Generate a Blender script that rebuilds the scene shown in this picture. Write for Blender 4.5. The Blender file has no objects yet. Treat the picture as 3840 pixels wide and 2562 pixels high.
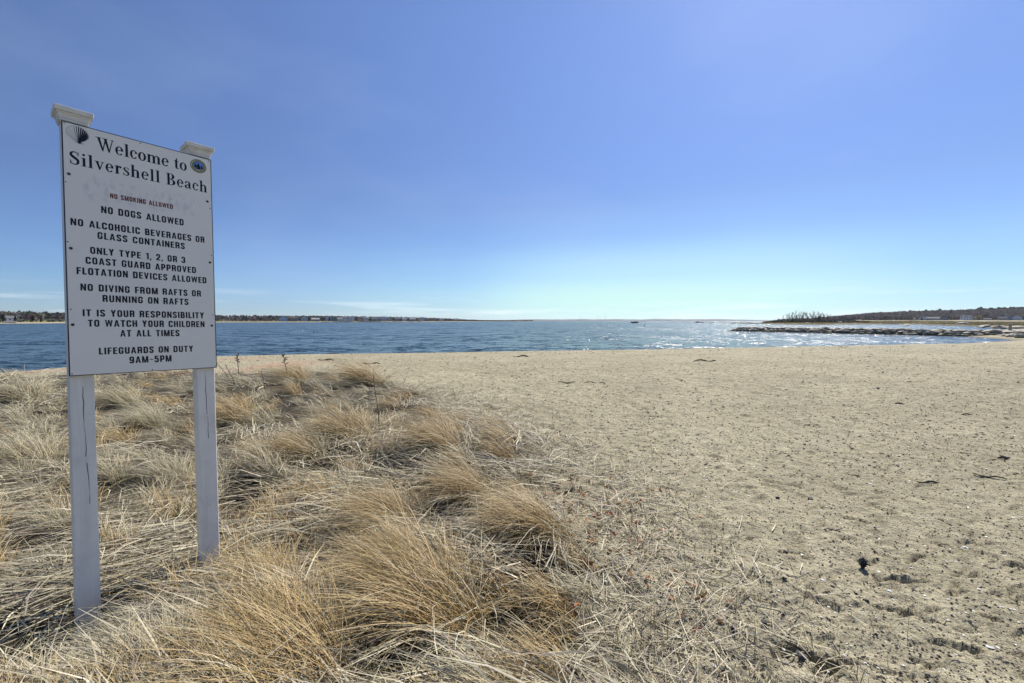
import bpy, math, random
import numpy as np
from mathutils import Vector, Matrix
random.seed(7); rng = np.random.default_rng(11)
R = math.radians
scene = bpy.context.scene
COL = scene.collection

# ------------------------------------------------------------------ camera
EYE = 2.5                      # eye height above the water
F = 1600.0                     # focal length in pixels of the 3840 px wide photograph
cd = bpy.data.cameras.new('camera'); cam = bpy.data.objects.new('camera', cd); COL.objects.link(cam)
cd.sensor_width = 36.0; cd.lens = 36.0 * F / 3840.0; cd.clip_start = 0.05; cd.clip_end = 40000
cam.location = (0, 0, EYE); cam.rotation_euler = (R(90) - math.atan(77 / F), 0, 0)
scene.camera = cam

# ------------------------------------------------------------------ sky, sun, exposure
SUN_AZ, SUN_EL = R(34), R(43)
world = bpy.data.worlds.new('World'); scene.world = world; world.use_nodes = True
nt = world.node_tree; nt.nodes.clear()
def N(t, typ, **kw):
    n = t.nodes.new(typ)
    for k, v in kw.items():
        if k.startswith('i_'): n.inputs[k[2:].replace('_', ' ')].default_value = v
        else: setattr(n, k, v)
    return n
def LK(t, a, b): t.links.new(a, b)
def ramp(t, fac, stops, interp='LINEAR'):
    n = t.nodes.new('ShaderNodeValToRGB'); n.color_ramp.interpolation = interp
    el = n.color_ramp.elements
    while len(el) > 1: el.remove(el[-1])
    el[0].position = stops[0][0]; el[0].color = (*stops[0][1], 1)
    for p, c in stops[1:]:
        e = el.new(p); e.color = (*c, 1)
    LK(t, fac, n.inputs[0]); return n.outputs[0]
def mixc(t, fac, a, b, bt='MIX'):
    n = t.nodes.new('ShaderNodeMix'); n.data_type = 'RGBA'; n.blend_type = bt
    for sock, v in ((n.inputs[0], fac), (n.inputs[6], a), (n.inputs[7], b)):
        if isinstance(v, bpy.types.NodeSocket): LK(t, v, sock)
        else: sock.default_value = v if not isinstance(v, tuple) or len(v) == 4 else (*v, 1)
    return n.outputs[2]
def mth(t, op, a, b=None, clamp=False):
    n = t.nodes.new('ShaderNodeMath'); n.operation = op; n.use_clamp = clamp
    for s, v in ((n.inputs[0], a), (n.inputs[1], b)):
        if v is None: continue
        if isinstance(v, bpy.types.NodeSocket): LK(t, v, s)
        else: s.default_value = v
    return n.outputs[0]
sky = N(nt, 'ShaderNodeTexSky', sky_type='NISHITA', sun_disc=False, sun_elevation=SUN_EL,
        sun_rotation=SUN_AZ, altitude=0, air_density=1.0, dust_density=0.1, ozone_density=2.2)
tc = N(nt, 'ShaderNodeTexCoord')
sep = N(nt, 'ShaderNodeSeparateXYZ'); LK(nt, tc.outputs['Generated'], sep.inputs[0])
# thin wisps of cloud lying low over the horizon
mp = N(nt, 'ShaderNodeMapping'); mp.inputs['Scale'].default_value = (2.2, 2.2, 34)
LK(nt, tc.outputs['Generated'], mp.inputs[0])
cn = N(nt, 'ShaderNodeTexNoise', i_Scale=1.7, i_Detail=7.0, i_Roughness=0.58); LK(nt, mp.outputs[0], cn.inputs[0])
cmask = ramp(nt, cn.outputs[0], [(0.50, (0, 0, 0)), (0.72, (1, 1, 1))])
band = ramp(nt, sep.outputs[2], [(0.0, (0.5,) * 3), (0.018, (1,) * 3), (0.045, (0.55,) * 3), (0.075, (0,) * 3)])
cf = mth(nt, 'MULTIPLY', cmask, band); cf = mth(nt, 'MULTIPLY', cf, 0.55)
elev = ramp(nt, sep.outputs[2], [(0.0, (0.33, 0.49, 0.76)), (0.03, (0.33, 0.48, 0.76)), (0.065, (0.35, 0.49, 0.74)), (0.25, (0.48, 0.53, 0.71)), (0.55, (0.70, 0.74, 0.94)), (1.0, (0.90, 0.90, 0.95))])
skc = mixc(nt, 1.0, sky.outputs[0], elev, 'MULTIPLY')
# deeper blue high up and away from the sun
dt = nt.nodes.new('ShaderNodeVectorMath'); dt.operation = 'DOT_PRODUCT'; LK(nt, tc.outputs['Generated'], dt.inputs[0])
dt.inputs[1].default_value = (math.sin(SUN_AZ) * math.cos(SUN_EL), math.cos(SUN_AZ) * math.cos(SUN_EL), math.sin(SUN_EL))
away = mth(nt, 'SUBTRACT', 1.0, dt.outputs['Value'])
dk = mth(nt, 'MAXIMUM', mth(nt, 'SUBTRACT', 1.0, mth(nt, 'MULTIPLY', mth(nt, 'MULTIPLY', away, mth(nt, 'MAXIMUM', sep.outputs[2], 0.0)), 0.50)), 0.82)
skc = mixc(nt, 1.0, skc, dk, 'MULTIPLY')
# pale glare over the horizon on the sun's side
hz_ = nt.nodes.new('ShaderNodeVectorMath'); hz_.operation = 'DOT_PRODUCT'; LK(nt, tc.outputs['Generated'], hz_.inputs[0]); hz_.inputs[1].default_value = (math.sin(R(19)), math.cos(R(19)), 0)
ga = ramp(nt, hz_.outputs['Value'], [(0.66, (0, 0, 0)), (0.88, (0.26,) * 3), (1.0, (1, 1, 1))], 'EASE')
gb = ramp(nt, sep.outputs[2], [(0.0, (1, 1, 1)), (0.05, (0.92,) * 3), (0.11, (0.50,) * 3), (0.20, (0.10,) * 3), (0.30, (0, 0, 0))], 'EASE')
gl = mth(nt, 'MULTIPLY', ga, gb)
skc = mixc(nt, gl, skc, (4.2, 6.35, 5.9), 'MIX')
skyc = mixc(nt, cf, skc, (7.2, 7.6, 7.9))
cm2 = N(nt, 'ShaderNodeMapping'); cm2.inputs['Scale'].default_value = (1.0, 1.6, 3.0); LK(nt, tc.outputs['Generated'], cm2.inputs[0])
c2n = N(nt, 'ShaderNodeTexNoise', i_Scale=1.9, i_Detail=5.0, i_Roughness=0.5); LK(nt, cm2.outputs[0], c2n.inputs[0])
veil = mth(nt, 'MULTIPLY', ramp(nt, c2n.outputs[0], [(0.48, (0,) * 3), (0.75, (1,) * 3)]), 0.10)
skyc = mixc(nt, veil, skyc, (4.2, 5.2, 6.6))
bg = N(nt, 'ShaderNodeBackground'); bg.inputs[1].default_value = 0.118
LK(nt, skyc, bg.inputs[0])
wo = N(nt, 'ShaderNodeOutputWorld'); LK(nt, bg.outputs[0], wo.inputs[0])

sd = bpy.data.lights.new('sun', 'SUN'); sd.energy = 5.0; sd.angle = R(0.53); sd.color = (1.0, 0.955, 0.87)
sun = bpy.data.objects.new('sun', sd); COL.objects.link(sun)
sv = Vector((math.sin(SUN_AZ) * math.cos(SUN_EL), math.cos(SUN_AZ) * math.cos(SUN_EL), math.sin(SUN_EL)))
sun.rotation_euler = sv.to_track_quat('Z', 'Y').to_euler(); sun.location = (0, 0, 60)
vs = scene.view_settings
vs.view_transform = 'Standard'; vs.look = 'None'; vs.exposure = 0.42; vs.gamma = 1.0; vs.use_curve_mapping = False
scene.cycles.max_bounces = 6; scene.cycles.diffuse_bounces = 2; scene.cycles.transparent_max_bounces = 8
scene.cycles.sample_clamp_indirect = 6
scene.cycles.use_denoising = True; scene.cycles.denoiser = 'OPENIMAGEDENOISE'; scene.cycles.denoising_input_passes = 'RGB_ALBEDO_NORMAL'; scene.cycles.denoising_prefilter = 'ACCURATE'

# ------------------------------------------------------------------ helpers
def at(px, Z, py=None, z=None):
    """world point seen at photo column px at forward distance Z (and row py, or height z)"""
    x = (px - 1920) / F * Z
    if z is None: z = EYE - (py - 1204) / F * Z if py is not None else 0
    return Vector((x, Z, z))
def tag(o, label=None, cat=None, group=None, kind=None):
    if label: o['label'] = label
    if cat: o['category'] = cat
    if group: o['group'] = group
    if kind: o['kind'] = kind
    return o
def empty(name, loc, rz=0.0, **kw):
    o = bpy.data.objects.new(name, None); COL.objects.link(o); o.location = loc; o.rotation_euler = (0, 0, rz)
    o.empty_display_size = 0.2
    return tag(o, **kw)
def link(name, me, parent=None, loc=None, **kw):
    o = bpy.data.objects.new(name, me); COL.objects.link(o)
    if parent: o.parent = parent
    if loc is not None: o.location = loc
    return tag(o, **kw)
def np_mesh(name, V, faces, mat, col=None, smooth=False):
    """V (n,3); faces (m,3|4) int array"""
    me = bpy.data.meshes.new(name)
    V = np.asarray(V, dtype=np.float32); faces = np.asarray(faces, dtype=np.int32)
    k = faces.shape[1]; m = len(faces)
    me.vertices.add(len(V)); me.vertices.foreach_set('co', V.ravel())
    me.loops.add(m * k); me.loops.foreach_set('vertex_index', faces.ravel())
    me.polygons.add(m); me.polygons.foreach_set('loop_start', np.arange(m, dtype=np.int32) * k)
    me.polygons.foreach_set('use_smooth', np.full(m, smooth))
    if col is not None:
        a = me.color_attributes.new('Col', 'FLOAT_COLOR', 'POINT')
        c = np.ones((len(V), 4), dtype=np.float32); c[:, :3] = col; a.data.foreach_set('color', c.ravel())
    me.update(calc_edges=True)
    if mat: me.materials.append(mat)
    return me
class MB:
    def __init__(s): s.v = []; s.f = []; s.m = []
    def add(s, vs_, fs, mi=0):
        n = len(s.v); s.v += [tuple(v) for v in vs_]; s.f += [tuple(i + n for i in f) for f in fs]; s.m += [mi] * len(fs)
    def box(s, x0, x1, y0, y1, z0, z1, mi=0):
        s.add([(x0, y0, z0), (x1, y0, z0), (x1, y1, z0), (x0, y1, z0), (x0, y0, z1), (x1, y0, z1), (x1, y1, z1), (x0, y1, z1)],
              [(0, 3, 2, 1), (4, 5, 6, 7), (0, 1, 5, 4), (1, 2, 6, 5), (2, 3, 7, 6), (3, 0, 4, 7)], mi)
    def frustum(s, hx0, hy0, z0, hx1, hy1, z1, cx=0, cy=0, mi=0):
        s.add([(cx - hx0, cy - hy0, z0), (cx + hx0, cy - hy0, z0), (cx + hx0, cy + hy0, z0), (cx - hx0, cy + hy0, z0),
               (cx - hx1, cy - hy1, z1), (cx + hx1, cy - hy1, z1), (cx + hx1, cy + hy1, z1), (cx - hx1, cy + hy1, z1)],
              [(0, 3, 2, 1), (4, 5, 6, 7), (0, 1, 5, 4), (1, 2, 6, 5), (2, 3, 7, 6), (3, 0, 4, 7)], mi)
    def tube(s, pts, rad, n=5, mi=0):
        pts = [Vector(p) for p in pts]; rings = []
        for i, p in enumerate(pts):
            d = (pts[min(i + 1, len(pts) - 1)] - pts[max(i - 1, 0)]).normalized()
            a = d.orthogonal().normalized(); b = d.cross(a)
            r = rad[i] if hasattr(rad, '__len__') else rad
            rings.append([p + a * (r * math.cos(2 * math.pi * k / n)) + b * (r * math.sin(2 * math.pi * k / n)) for k in range(n)])
        vv = [v for g in rings for v in g]; ff = []
        for i in range(len(pts) - 1):
            for k in range(n):
                ff.append((i * n + k, i * n + (k + 1) % n, (i + 1) * n + (k + 1) % n, (i + 1) * n + k))
        ff.append(tuple(range(n))[::-1]); ff.append(tuple((len(pts) - 1) * n + k for k in range(n)))
        s.add(vv, ff, mi)
    def mesh(s, name, mats, smooth=False):
        me = bpy.data.meshes.new(name); me.from_pydata(s.v, [], s.f)
        for m in (mats if isinstance(mats, (list, tuple)) else [mats]): me.materials.append(m)
        me.polygons.foreach_set('material_index', s.m); me.polygons.foreach_set('use_smooth', [smooth] * len(s.f))
        me.update(); return me
def bevel(o, w, seg=2):
    m = o.modifiers.new('bevel', 'BEVEL'); m.width = w; m.segments = seg; m.limit_method = 'ANGLE'; return o

def new_mat(name):
    m = bpy.data.materials.new(name); m.use_nodes = True; t = m.node_tree
    p = t.nodes['Principled BSDF']; return m, t, p
def noise(t, scale, detail=4, rough=0.55, vec=None, dim='3D'):
    n = N(t, 'ShaderNodeTexNoise', i_Scale=scale, i_Detail=detail, i_Roughness=rough)
    if vec is not None: LK(t, vec, n.inputs['Vector'])
    return n.outputs[0]
def bump(t, p, h, strength=0.5, dist=0.01, prev=None):
    b = N(t, 'ShaderNodeBump'); b.inputs['Strength'].default_value = strength; b.inputs['Distance'].default_value = dist
    LK(t, h, b.inputs['Height'])
    if prev is not None: LK(t, prev, b.inputs['Normal'])
    if p is not None: LK(t, b.outputs[0], p.inputs['Normal'])
    return b.outputs[0]
def mat_noise(name, c0, c1, scale=5, rough=0.8, bstr=0.3, bdist=0.01, bscale=None, detail=6, spec=0.3):
    m, t, p = new_mat(name)
    g = N(t, 'ShaderNodeTexCoord').outputs['Object']
    c = ramp(t, noise(t, scale, detail, 0.6, g), [(0.3, c0), (0.7, c1)])
    LK(t, c, p.inputs['Base Color']); p.inputs['Roughness'].default_value = rough
    p.inputs['Specular IOR Level'].default_value = spec
    if bstr: bump(t, p, noise(t, bscale or scale * 4, 5, 0.6, g), bstr, bdist)
    return m
def mat_attr(name, rough=0.7, trans=0.0, spec=0.3):
    m, t, p = new_mat(name)
    a = N(t, 'ShaderNodeAttribute', attribute_name='Col')
    LK(t, a.outputs['Color'], p.inputs['Base Color']); p.inputs['Roughness'].default_value = rough
    p.inputs['Specular IOR Level'].default_value = spec
    if trans > 0:
        tr = N(t, 'ShaderNodeBsdfTranslucent'); LK(t, a.outputs['Color'], tr.inputs[0])
        ms = N(t, 'ShaderNodeMixShader'); ms.inputs[0].default_value = trans
        LK(t, p.outputs[0], ms.inputs[1]); LK(t, tr.outputs[0], ms.inputs[2])
        LK(t, ms.outputs[0], t.nodes['Material Output'].inputs[0])
    return m

# value noise for terrain
class VN:
    def __init__(s, seed, n=256): s.g = np.random.default_rng(seed).random((n, n)).astype(np.float64); s.n = n
    def __call__(s, x, y):
        xi = np.floor(x).astype(int); yi = np.floor(y).astype(int); fx = x - xi; fy = y - yi
        fx = fx * fx * (3 - 2 * fx); fy = fy * fy * (3 - 2 * fy); n = s.n
        a = s.g[xi % n, yi % n]; b = s.g[(xi + 1) % n, yi % n]; c = s.g[xi % n, (yi + 1) % n]; d = s.g[(xi + 1) % n, (yi + 1) % n]
        return (a * (1 - fx) + b * fx) * (1 - fy) + (c * (1 - fx) + d * fx) * fy - 0.5
vn = [VN(i) for i in range(8)]
def fbm(x, y, sc, octs=4, k=0, gain=0.5):
    r = np.zeros_like(np.asarray(x, float)); a = 1.0
    for i in range(octs):
        r = r + a * vn[(k + i) % 8](x * sc + 17.3 * i, y * sc + 9.1 * i); sc *= 2.03; a *= gain
    return r
def sstep(a, b, x):
    t = np.clip((x - a) / (b - a), 0, 1); return t * t * (3 - 2 * t)

# ------------------------------------------------------------------ terrain shape
SHORE = np.array([(-400, -30), (-150, -10), (-70, -2), (-38, 5), (-27, 13), (-24.5, 20), (-23.5, 26), (-20.9, 29.4), (-14.3, 31.5), (-6.6, 32.8), (0, 34.5), (8.6, 36), (18.9, 38.8),
                  (27.4, 40.9), (38, 44), (44.4, 45.3), (52, 48.2), (59.5, 52), (64.5, 54.8), (66.8, 57.6), (69.2, 62), (72.5, 67.5), (76.5, 72), (81, 76), (100, 98), (140, 125)], float)
def shore_d(x, y):
    """signed distance to the waterline, positive on land (on its right hand going east)"""
    x = np.asarray(x, float); y = np.asarray(y, float)
    best = np.full(x.shape, 1e9); sgn = np.ones(x.shape)
    for (ax, ay), (bx, by) in zip(SHORE[:-1], SHORE[1:]):
        dx, dy = bx - ax, by - ay
        t = np.clip(((x - ax) * dx + (y - ay) * dy) / (dx * dx + dy * dy), 0, 1)
        ex = x - ax - t * dx; ey = y - ay - t * dy; d = np.hypot(ex, ey)
        cr = dx * (y - ay) - dy * (x - ax)
        u = d < best - 1e-9; best = np.where(u, d, best); sgn = np.where(u, np.where(cr < 0, 1.0, -1.0), sgn)
    return best * sgn
GR_Y = [-5, 1.5, 2.45, 3.6, 5.2, 7.8, 10, 11.8, 13.0, 14.2]; GR_X = [0.5, 0.60, 0.74, 0.78, 0.35, -0.85, -2.3, -4.2, -7.5, -30]
HOLLOWS = []           # bare dark hollows between the tussocks: photo column, row of the ground there, radius in metres
for px, py, rad in [(1450, 2500, .20), (1330, 2560, .16), (60, 2440, .30), (330, 2500, .16), (1640, 1850, .22), (1230, 1760, .22), (900, 1700, .20), (640, 1690, .24), (1480, 1790, .2), (60, 2080, .20), (230, 1660, .3), (1150, 1580, .24),
                    (2020, 2130, .15), (1950, 2420, .12), (1130, 2140, .12), (420, 1900, .16), (980, 1860, .16), (1350, 2080, .14), (1900, 1760, .16), (1280, 1500, .35), (1620, 1660, .25), (560, 1480, .3)]:
    Zh = 1.45 * F / (py - 1204); HOLLOWS.append(((px - 1920) / F * Zh, Zh, rad))
def hollow_mask(x, y):
    m = np.zeros_like(np.asarray(x, float))
    for hx, hy, r_ in HOLLOWS: m = np.maximum(m, np.exp(-(((x - hx) / (r_ * 1.5)) ** 2 + ((y - hy) / r_) ** 2)))
    return m
def grass_mask(x, y):
    xr = np.interp(y, GR_Y, GR_X) + 0.5 * fbm(x, y, 0.9, 3, 2)
    m = sstep(-0.25, 0.75, xr - x)
    return m * (1 - sstep(11.8, 13.6, y + 0.8 * fbm(x, y, 0.5, 3, 5) + np.where(x < -9, (-9 - x) * 0.12, 0)))
prng = np.random.default_rng(5)
FEET = []
for i in range(44):            # trails of footprints
    Z = 1.6 * (30 ** prng.random()); x = (prng.random() * 2.3 - 1.05) * Z; a = prng.normal(1.2, 0.9); n = prng.integers(3, 9)
    for j in range(n):
        s = 1 if j % 2 else -1
        FEET.append((x - 0.11 * s * math.sin(a), Z + 0.11 * s * math.cos(a), a + prng.normal(0, 0.15), prng.uniform(0.10, 0.135), prng.uniform(0.035, 0.05), prng.uniform(0.010, 0.022)))
        x += 0.62 * math.cos(a); Z += 0.62 * math.sin(a); a += prng.normal(0, 0.12)
for i in range(1500):           # scuffs and hollows
    Z = 1.7 * (18 ** prng.random()); FEET.append(((prng.random() * 2.3 - 1.0) * Z, Z, prng.normal(0, .5), prng.uniform(0.04, 0.12), prng.uniform(0.014, 0.030), prng.uniform(0.006, 0.018)))
for px, py, a, l, w, d in [(3345, 2205, 0.1, .10, .05, .05), (3440, 2210, -.1, .13, .05, .055), (3400, 2330, -.35, .13, .05, .045), (3080, 2520, -.7, .15, .06, .06), (2990, 2490, .2, .09, .06, .05),
                           (3190, 2525, -.3, .08, .05, .05), (3640, 2470, -.3, .12, .05, .05), (3500, 1830, -.1, .12, .06, .04), (3200, 1862, .1, .1, .05, .035), (2940, 1822, -.5, .2, .07, .03), (2460, 2480, 0.2, .12, .08, .05),
                           (2700, 1720, -.5, .16, .06, .045), (2420, 1680, -.3, .15, .05, .04), (2480, 2440, .1, .13, .06, .05), (3770, 1730, -.1, .13, .05, .05), (2900, 1410, 0, .12, .05, .04), (3380, 1517, 0, .15, .05, .04)]:
    Zf = (EYE - 1.0) * F / (py - 1204); FEET.append(((px - 1920) / F * Zf, Zf, a, l, w * .5, d * .55))
def ground_base(x, y):
    d = shore_d(x, y)
    z = np.where(d > 0, 1.06 * (1 - np.exp(-d / 10.5)) , np.maximum(d * 0.09, -6.0))
    z = np.where(d > 25, z + 0.0, z)
    land = sstep(1.5, 8, d)
    z = z + land * 0.05 * fbm(x, y, 0.16, 3, 1)
    g = grass_mask(x, y)
    z = z + g * (0.02 + 0.16 * sstep(3, 11, y) * sstep(0, 7, -x) + 0.12 * fbm(x, y, 0.55, 3, 3))
    z = z - 0.09 * hollow_mask(x, y) - 0.11 * np.exp(-((x + 1.95) / 1.0) ** 2 - ((y - 2.25) / .75) ** 2)
    z = z + 0.10 * np.exp(-((x + 12) / 5) ** 2 - ((y - 12.5) / 3) ** 2)
    return z
def feet(X, Y, Z):
    """press the prints into the fan-shaped grid (rows share one y)"""
    yr = Y[:, 0]
    for fx, fy, a, l, w, d in FEET:
        r0, r1 = np.searchsorted(yr, fy - l * 2.2), np.searchsorted(yr, fy + l * 2.2)
        if r1 <= r0: continue
        xs = X[(r0 + r1) // 2]; c0, c1 = np.searchsorted(xs, fx - l * 3), np.searchsorted(xs, fx + l * 3)
        if c1 <= c0: continue
        P = X[r0:r1, c0:c1] - fx; Q = Y[r0:r1, c0:c1] - fy; c, s = math.cos(a), math.sin(a)
        q = np.sqrt(((P * c + Q * s) / l) ** 2 + ((-P * s + Q * c) / w) ** 2)
        Z[r0:r1, c0:c1] += -d * (1 - sstep(0.55, 1.05, q)) + 0.35 * d * np.exp(-((q - 1.28) / 0.25) ** 2)
    return Z
def ground(x, y):
    x = np.atleast_1d(np.asarray(x, float)); y = np.atleast_1d(np.asarray(y, float))
    z = ground_base(x, y); near = 1 - sstep(12, 45, y)
    land = sstep(0.8, 3, shore_d(x, y))
    return z + land * near * (0.020 * fbm(x, y, 1.7, 3, 4, 0.55) + (0.021 + 0.020 * sstep(3, 9, y)) * (1 - grass_mask(x, y)) * fbm(x, y, 6.5, 3, 2, 0.6) + 0.010 * np.minimum(0, fbm(x, y, 19, 2, 1) + .1))

# ------------------------------------------------------------------ sand material
def sand_material():
    m, t, p = new_mat('beach_sand')
    g = N(t, 'ShaderNodeNewGeometry').outputs['Position']
    big = noise(t, 0.55, 5, 0.6, g); mid = noise(t, 6, 5, 0.6, g); fine = noise(t, 160, 3, 0.7, g)
    c = ramp(t, big, [(0.30, (0.365, 0.325, 0.222)), (0.70, (0.485, 0.435, 0.305))])
    c2 = ramp(t, mid, [(0.35, (0.74, 0.73, 0.71)), (0.65, (1.10, 1.09, 1.08))])
    c = mixc(t, 0.8, c, c2, 'MULTIPLY')
    c3 = ramp(t, fine, [(0.34, (0.52, 0.50, 0.46)), (0.46, (0.95, 0.95, 0.93)), (0.54, (1, 1, 1)), (0.66, (1.25, 1.22, 1.15))])
    c = mixc(t, 0.9, c, c3, 'MULTIPLY')
    c4 = ramp(t, noise(t, 26, 4, 0.7, g), [(0.36, (0.62, 0.60, 0.58)), (0.52, (1, 1, 1)), (0.68, (1.15, 1.14, 1.12))])
    c = mixc(t, 0.9, c, c4, 'MULTIPLY')
    # dark specks: bits of weed, coal and pebble, and small shadows painted in
    sc = None
    for scale, th, dens in ((42, 0.16, 0.60), (17, 0.09, 0.45), (95, 0.2, 0.6)):
        v = N(t, 'ShaderNodeTexVoronoi', i_Scale=scale); LK(t, g, v.inputs['Vector'])
        sp = N(t, 'ShaderNodeSeparateColor'); LK(t, v.outputs['Color'], sp.inputs[0])
        pick = mth(t, 'LESS_THAN', sp.outputs[0], dens)
        wob = mth(t, 'MULTIPLY', noise(t, scale * 2.2, 2, 0.5, g), 0.22)
        dd = mth(t, 'ADD', v.outputs['Distance'], wob)
        s = mth(t, 'LESS_THAN', dd, th + 0.10); s = mth(t, 'MULTIPLY', s, pick)
        sc = s if sc is None else mth(t, 'MAXIMUM', sc, s)
    patch = ramp(t, noise(t, 1.1, 4, 0.65, g), [(0.30, (0.45,) * 3), (0.52, (1,) * 3)])
    sc = mth(t, 'MULTIPLY', sc, patch)
    c = mixc(t, mth(t, 'MULTIPLY', sc, 0.80), c, (0.055, 0.045, 0.035))
    # wrack and damp sand near the water
    a = N(t, 'ShaderNodeAttribute', attribute_name='Col')
    s3 = N(t, 'ShaderNodeSeparateColor'); LK(t, a.outputs['Color'], s3.inputs[0])
    c = mixc(t, mth(t, 'MULTIPLY', s3.outputs[0], 0.9), c, (0.024, 0.018, 0.012))      # soil under the grass, painted darker for the shade between blades
    c = mixc(t, mth(t, 'MULTIPLY', s3.outputs[1], 0.85), c, (0.17, 0.145, 0.11))       # wet edge
    c = mixc(t, mth(t, 'MULTIPLY', s3.outputs[2], 0.65), c, (0.42, 0.27, 0.19))        # reddish eroded bank
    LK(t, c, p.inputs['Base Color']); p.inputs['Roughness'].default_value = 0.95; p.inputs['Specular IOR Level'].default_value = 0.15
    b = bump(t, None, noise(t, 9, 5, 0.7, g), 0.9, 0.045)
    b = bump(t, None, noise(t, 45, 4, 0.7, g), 0.9, 0.012, b)
    bump(t, p, noise(t, 210, 2, 0.7, g), 0.8, 0.003, b)
    return m
M_SAND = sand_material()
def sand_col(x, y):
    d = shore_d(x, y); c = np.zeros((len(x), 3))
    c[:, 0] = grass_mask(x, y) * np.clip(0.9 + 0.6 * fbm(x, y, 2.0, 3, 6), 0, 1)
    c[:, 1] = (1 - sstep(0.2, 1.6, d + 0.5 * fbm(x, y, 0.4, 3, 1)))
    c[:, 2] = sstep(0.0, 0.35, fbm(x, y, 0.45, 3, 2)) * sstep(6, 8, -x) * sstep(10, 13, y) * (1 - sstep(19, 24, y)) * (1 - sstep(-9, -6, x))
    return c
def grid_faces(nr, nc):
    i = np.arange(nr - 1)[:, None] * nc + np.arange(nc - 1)[None, :]; i = i.ravel()
    return np.stack([i, i + 1, i + nc + 1, i + nc], 1)
beach = empty('beach', (0, 0, 0), kind='structure')
ys = [0.75]
while ys[-1] < 100: ys.append(ys[-1] + 0.0056 * (ys[-1] + 0.35))
ys = np.array(ys); ts = np.linspace(-1.42, 1.80, 790)
Y, T = np.meshgrid(ys, ts, indexing='ij'); X = T * (Y + 1.1)
xf, yf = X.ravel(), Y.ravel(); zf = ground(xf, yf); zf = feet(X, Y, zf.reshape(X.shape)).ravel()
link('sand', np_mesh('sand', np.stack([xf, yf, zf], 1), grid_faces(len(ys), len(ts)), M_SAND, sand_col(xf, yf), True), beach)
gx = np.concatenate([np.linspace(-420, -60, 40), np.linspace(-58, 110, 150), np.linspace(112, 420, 30)]); gy = np.concatenate([np.linspace(-300, -20, 25), np.linspace(-18, 110, 130)])
Y, X = np.meshgrid(gy, gx, indexing='ij'); xf, yf = X.ravel(), Y.ravel(); zf = ground_base(xf, yf) - 0.10
inside = (yf > 0.75) & (xf > -1.40 * (yf + 1.1)) & (xf < 1.78 * (yf + 1.1)) & (yf < 99)
zf = zf - np.where(inside, 0.25, 0)
link('outer_sand', np_mesh('outer_sand', np.stack([xf, yf, zf], 1), grid_faces(len(gy), len(gx)), M_SAND, sand_col(xf, yf), True), beach)

# ------------------------------------------------------------------ water
def water_material():
    m, t, p = new_mat('sea_water')
    g = N(t, 'ShaderNodeNewGeometry').outputs['Position']
    big = N(t, 'ShaderNodeMapping'); big.inputs['Scale'].default_value = (0.012, 0.045, 1); LK(t, g, big.inputs[0])
    c = ramp(t, noise(t, 1.0, 4, 0.6, big.outputs[0]), [(0.35, (0.007, 0.022, 0.036)), (0.65, (0.013, 0.040, 0.052))])
    LK(t, c, p.inputs['Base Color'])
    p.inputs['Roughness'].default_value = 0.20; p.inputs['IOR'].default_value = 1.195
    # wind chop: the slope of the surface at every point, true at any distance
    st = N(t, 'ShaderNodeMapping'); st.inputs['Rotation'].default_value = (0, 0, R(14)); st.inputs['Scale'].default_value = (0.6, 1.0, 1); LK(t, g, st.inputs[0])
    def slope(scale, detail, amp, off):
        m_ = N(t, 'ShaderNodeMapping'); m_.inputs['Location'].default_value = (off, off * .7, 0); LK(t, st.outputs[0], m_.inputs[0])
        n_ = N(t, 'ShaderNodeTexNoise', i_Scale=scale, i_Detail=detail, i_Roughness=0.6); LK(t, m_.outputs[0], n_.inputs['Vector'])
        v1 = t.nodes.new('ShaderNodeVectorMath'); v1.operation = 'SUBTRACT'; LK(t, n_.outputs['Color'], v1.inputs[0]); v1.inputs[1].default_value = (.5, .5, .5)
        v2 = t.nodes.new('ShaderNodeVectorMath'); v2.operation = 'SCALE'; LK(t, v1.outputs[0], v2.inputs[0]); v2.inputs['Scale'].default_value = amp
        return v2.outputs[0]
    s1 = slope(0.35, 4, 1.5, 3.1); s2 = slope(1.5, 3, 2.2, 11.7); s3_ = slope(6.5, 2, 1.6, 23.3)
    def vadd(p_, q_):
        v_ = t.nodes.new('ShaderNodeVectorMath'); v_.operation = 'ADD'; LK(t, p_, v_.inputs[0]); LK(t, q_, v_.inputs[1]); return v_.outputs[0]
    tot = vadd(vadd(s1, s2), s3_)
    # gusts: long streaks of rougher and smoother water
    gu = N(t, 'ShaderNodeMapping'); gu.inputs['Scale'].default_value = (0.010, 0.055, 1); LK(t, g, gu.inputs[0])
    gust = ramp(t, noise(t, 1.0, 5, 0.65, gu.outputs[0]), [(0.34, (.6,) * 3), (0.50, (.95,) * 3), (0.62, (1.4,) * 3)])
    sc_ = t.nodes.new('ShaderNodeVectorMath'); sc_.operation = 'MULTIPLY'; LK(t, tot, sc_.inputs[0]); LK(t, gust, sc_.inputs[1])
    fl = t.nodes.new('ShaderNodeVectorMath'); fl.operation = 'MULTIPLY'; LK(t, sc_.outputs[0], fl.inputs[0]); fl.inputs[1].default_value = (1, 1, 0)
    up = t.nodes.new('ShaderNodeVectorMath'); up.operation = 'ADD'; LK(t, fl.outputs[0], up.inputs[0]); up.inputs[1].default_value = (0, 0, 1)
    no_ = t.nodes.new('ShaderNodeVectorMath'); no_.operation = 'NORMALIZE'; LK(t, up.outputs[0], no_.inputs[0])
    LK(t, no_.outputs[0], p.inputs['Normal'])
    return m
M_WATER = water_material()
wy = np.concatenate([np.linspace(-300, 0, 12), np.geomspace(3, 14000, 90)]); wx = np.concatenate([-np.geomspace(20, 16000, 30)[::-1], [0], np.geomspace(20, 16000, 30)])
Y, X = np.meshgrid(wy, wx, indexing='ij')
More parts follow.
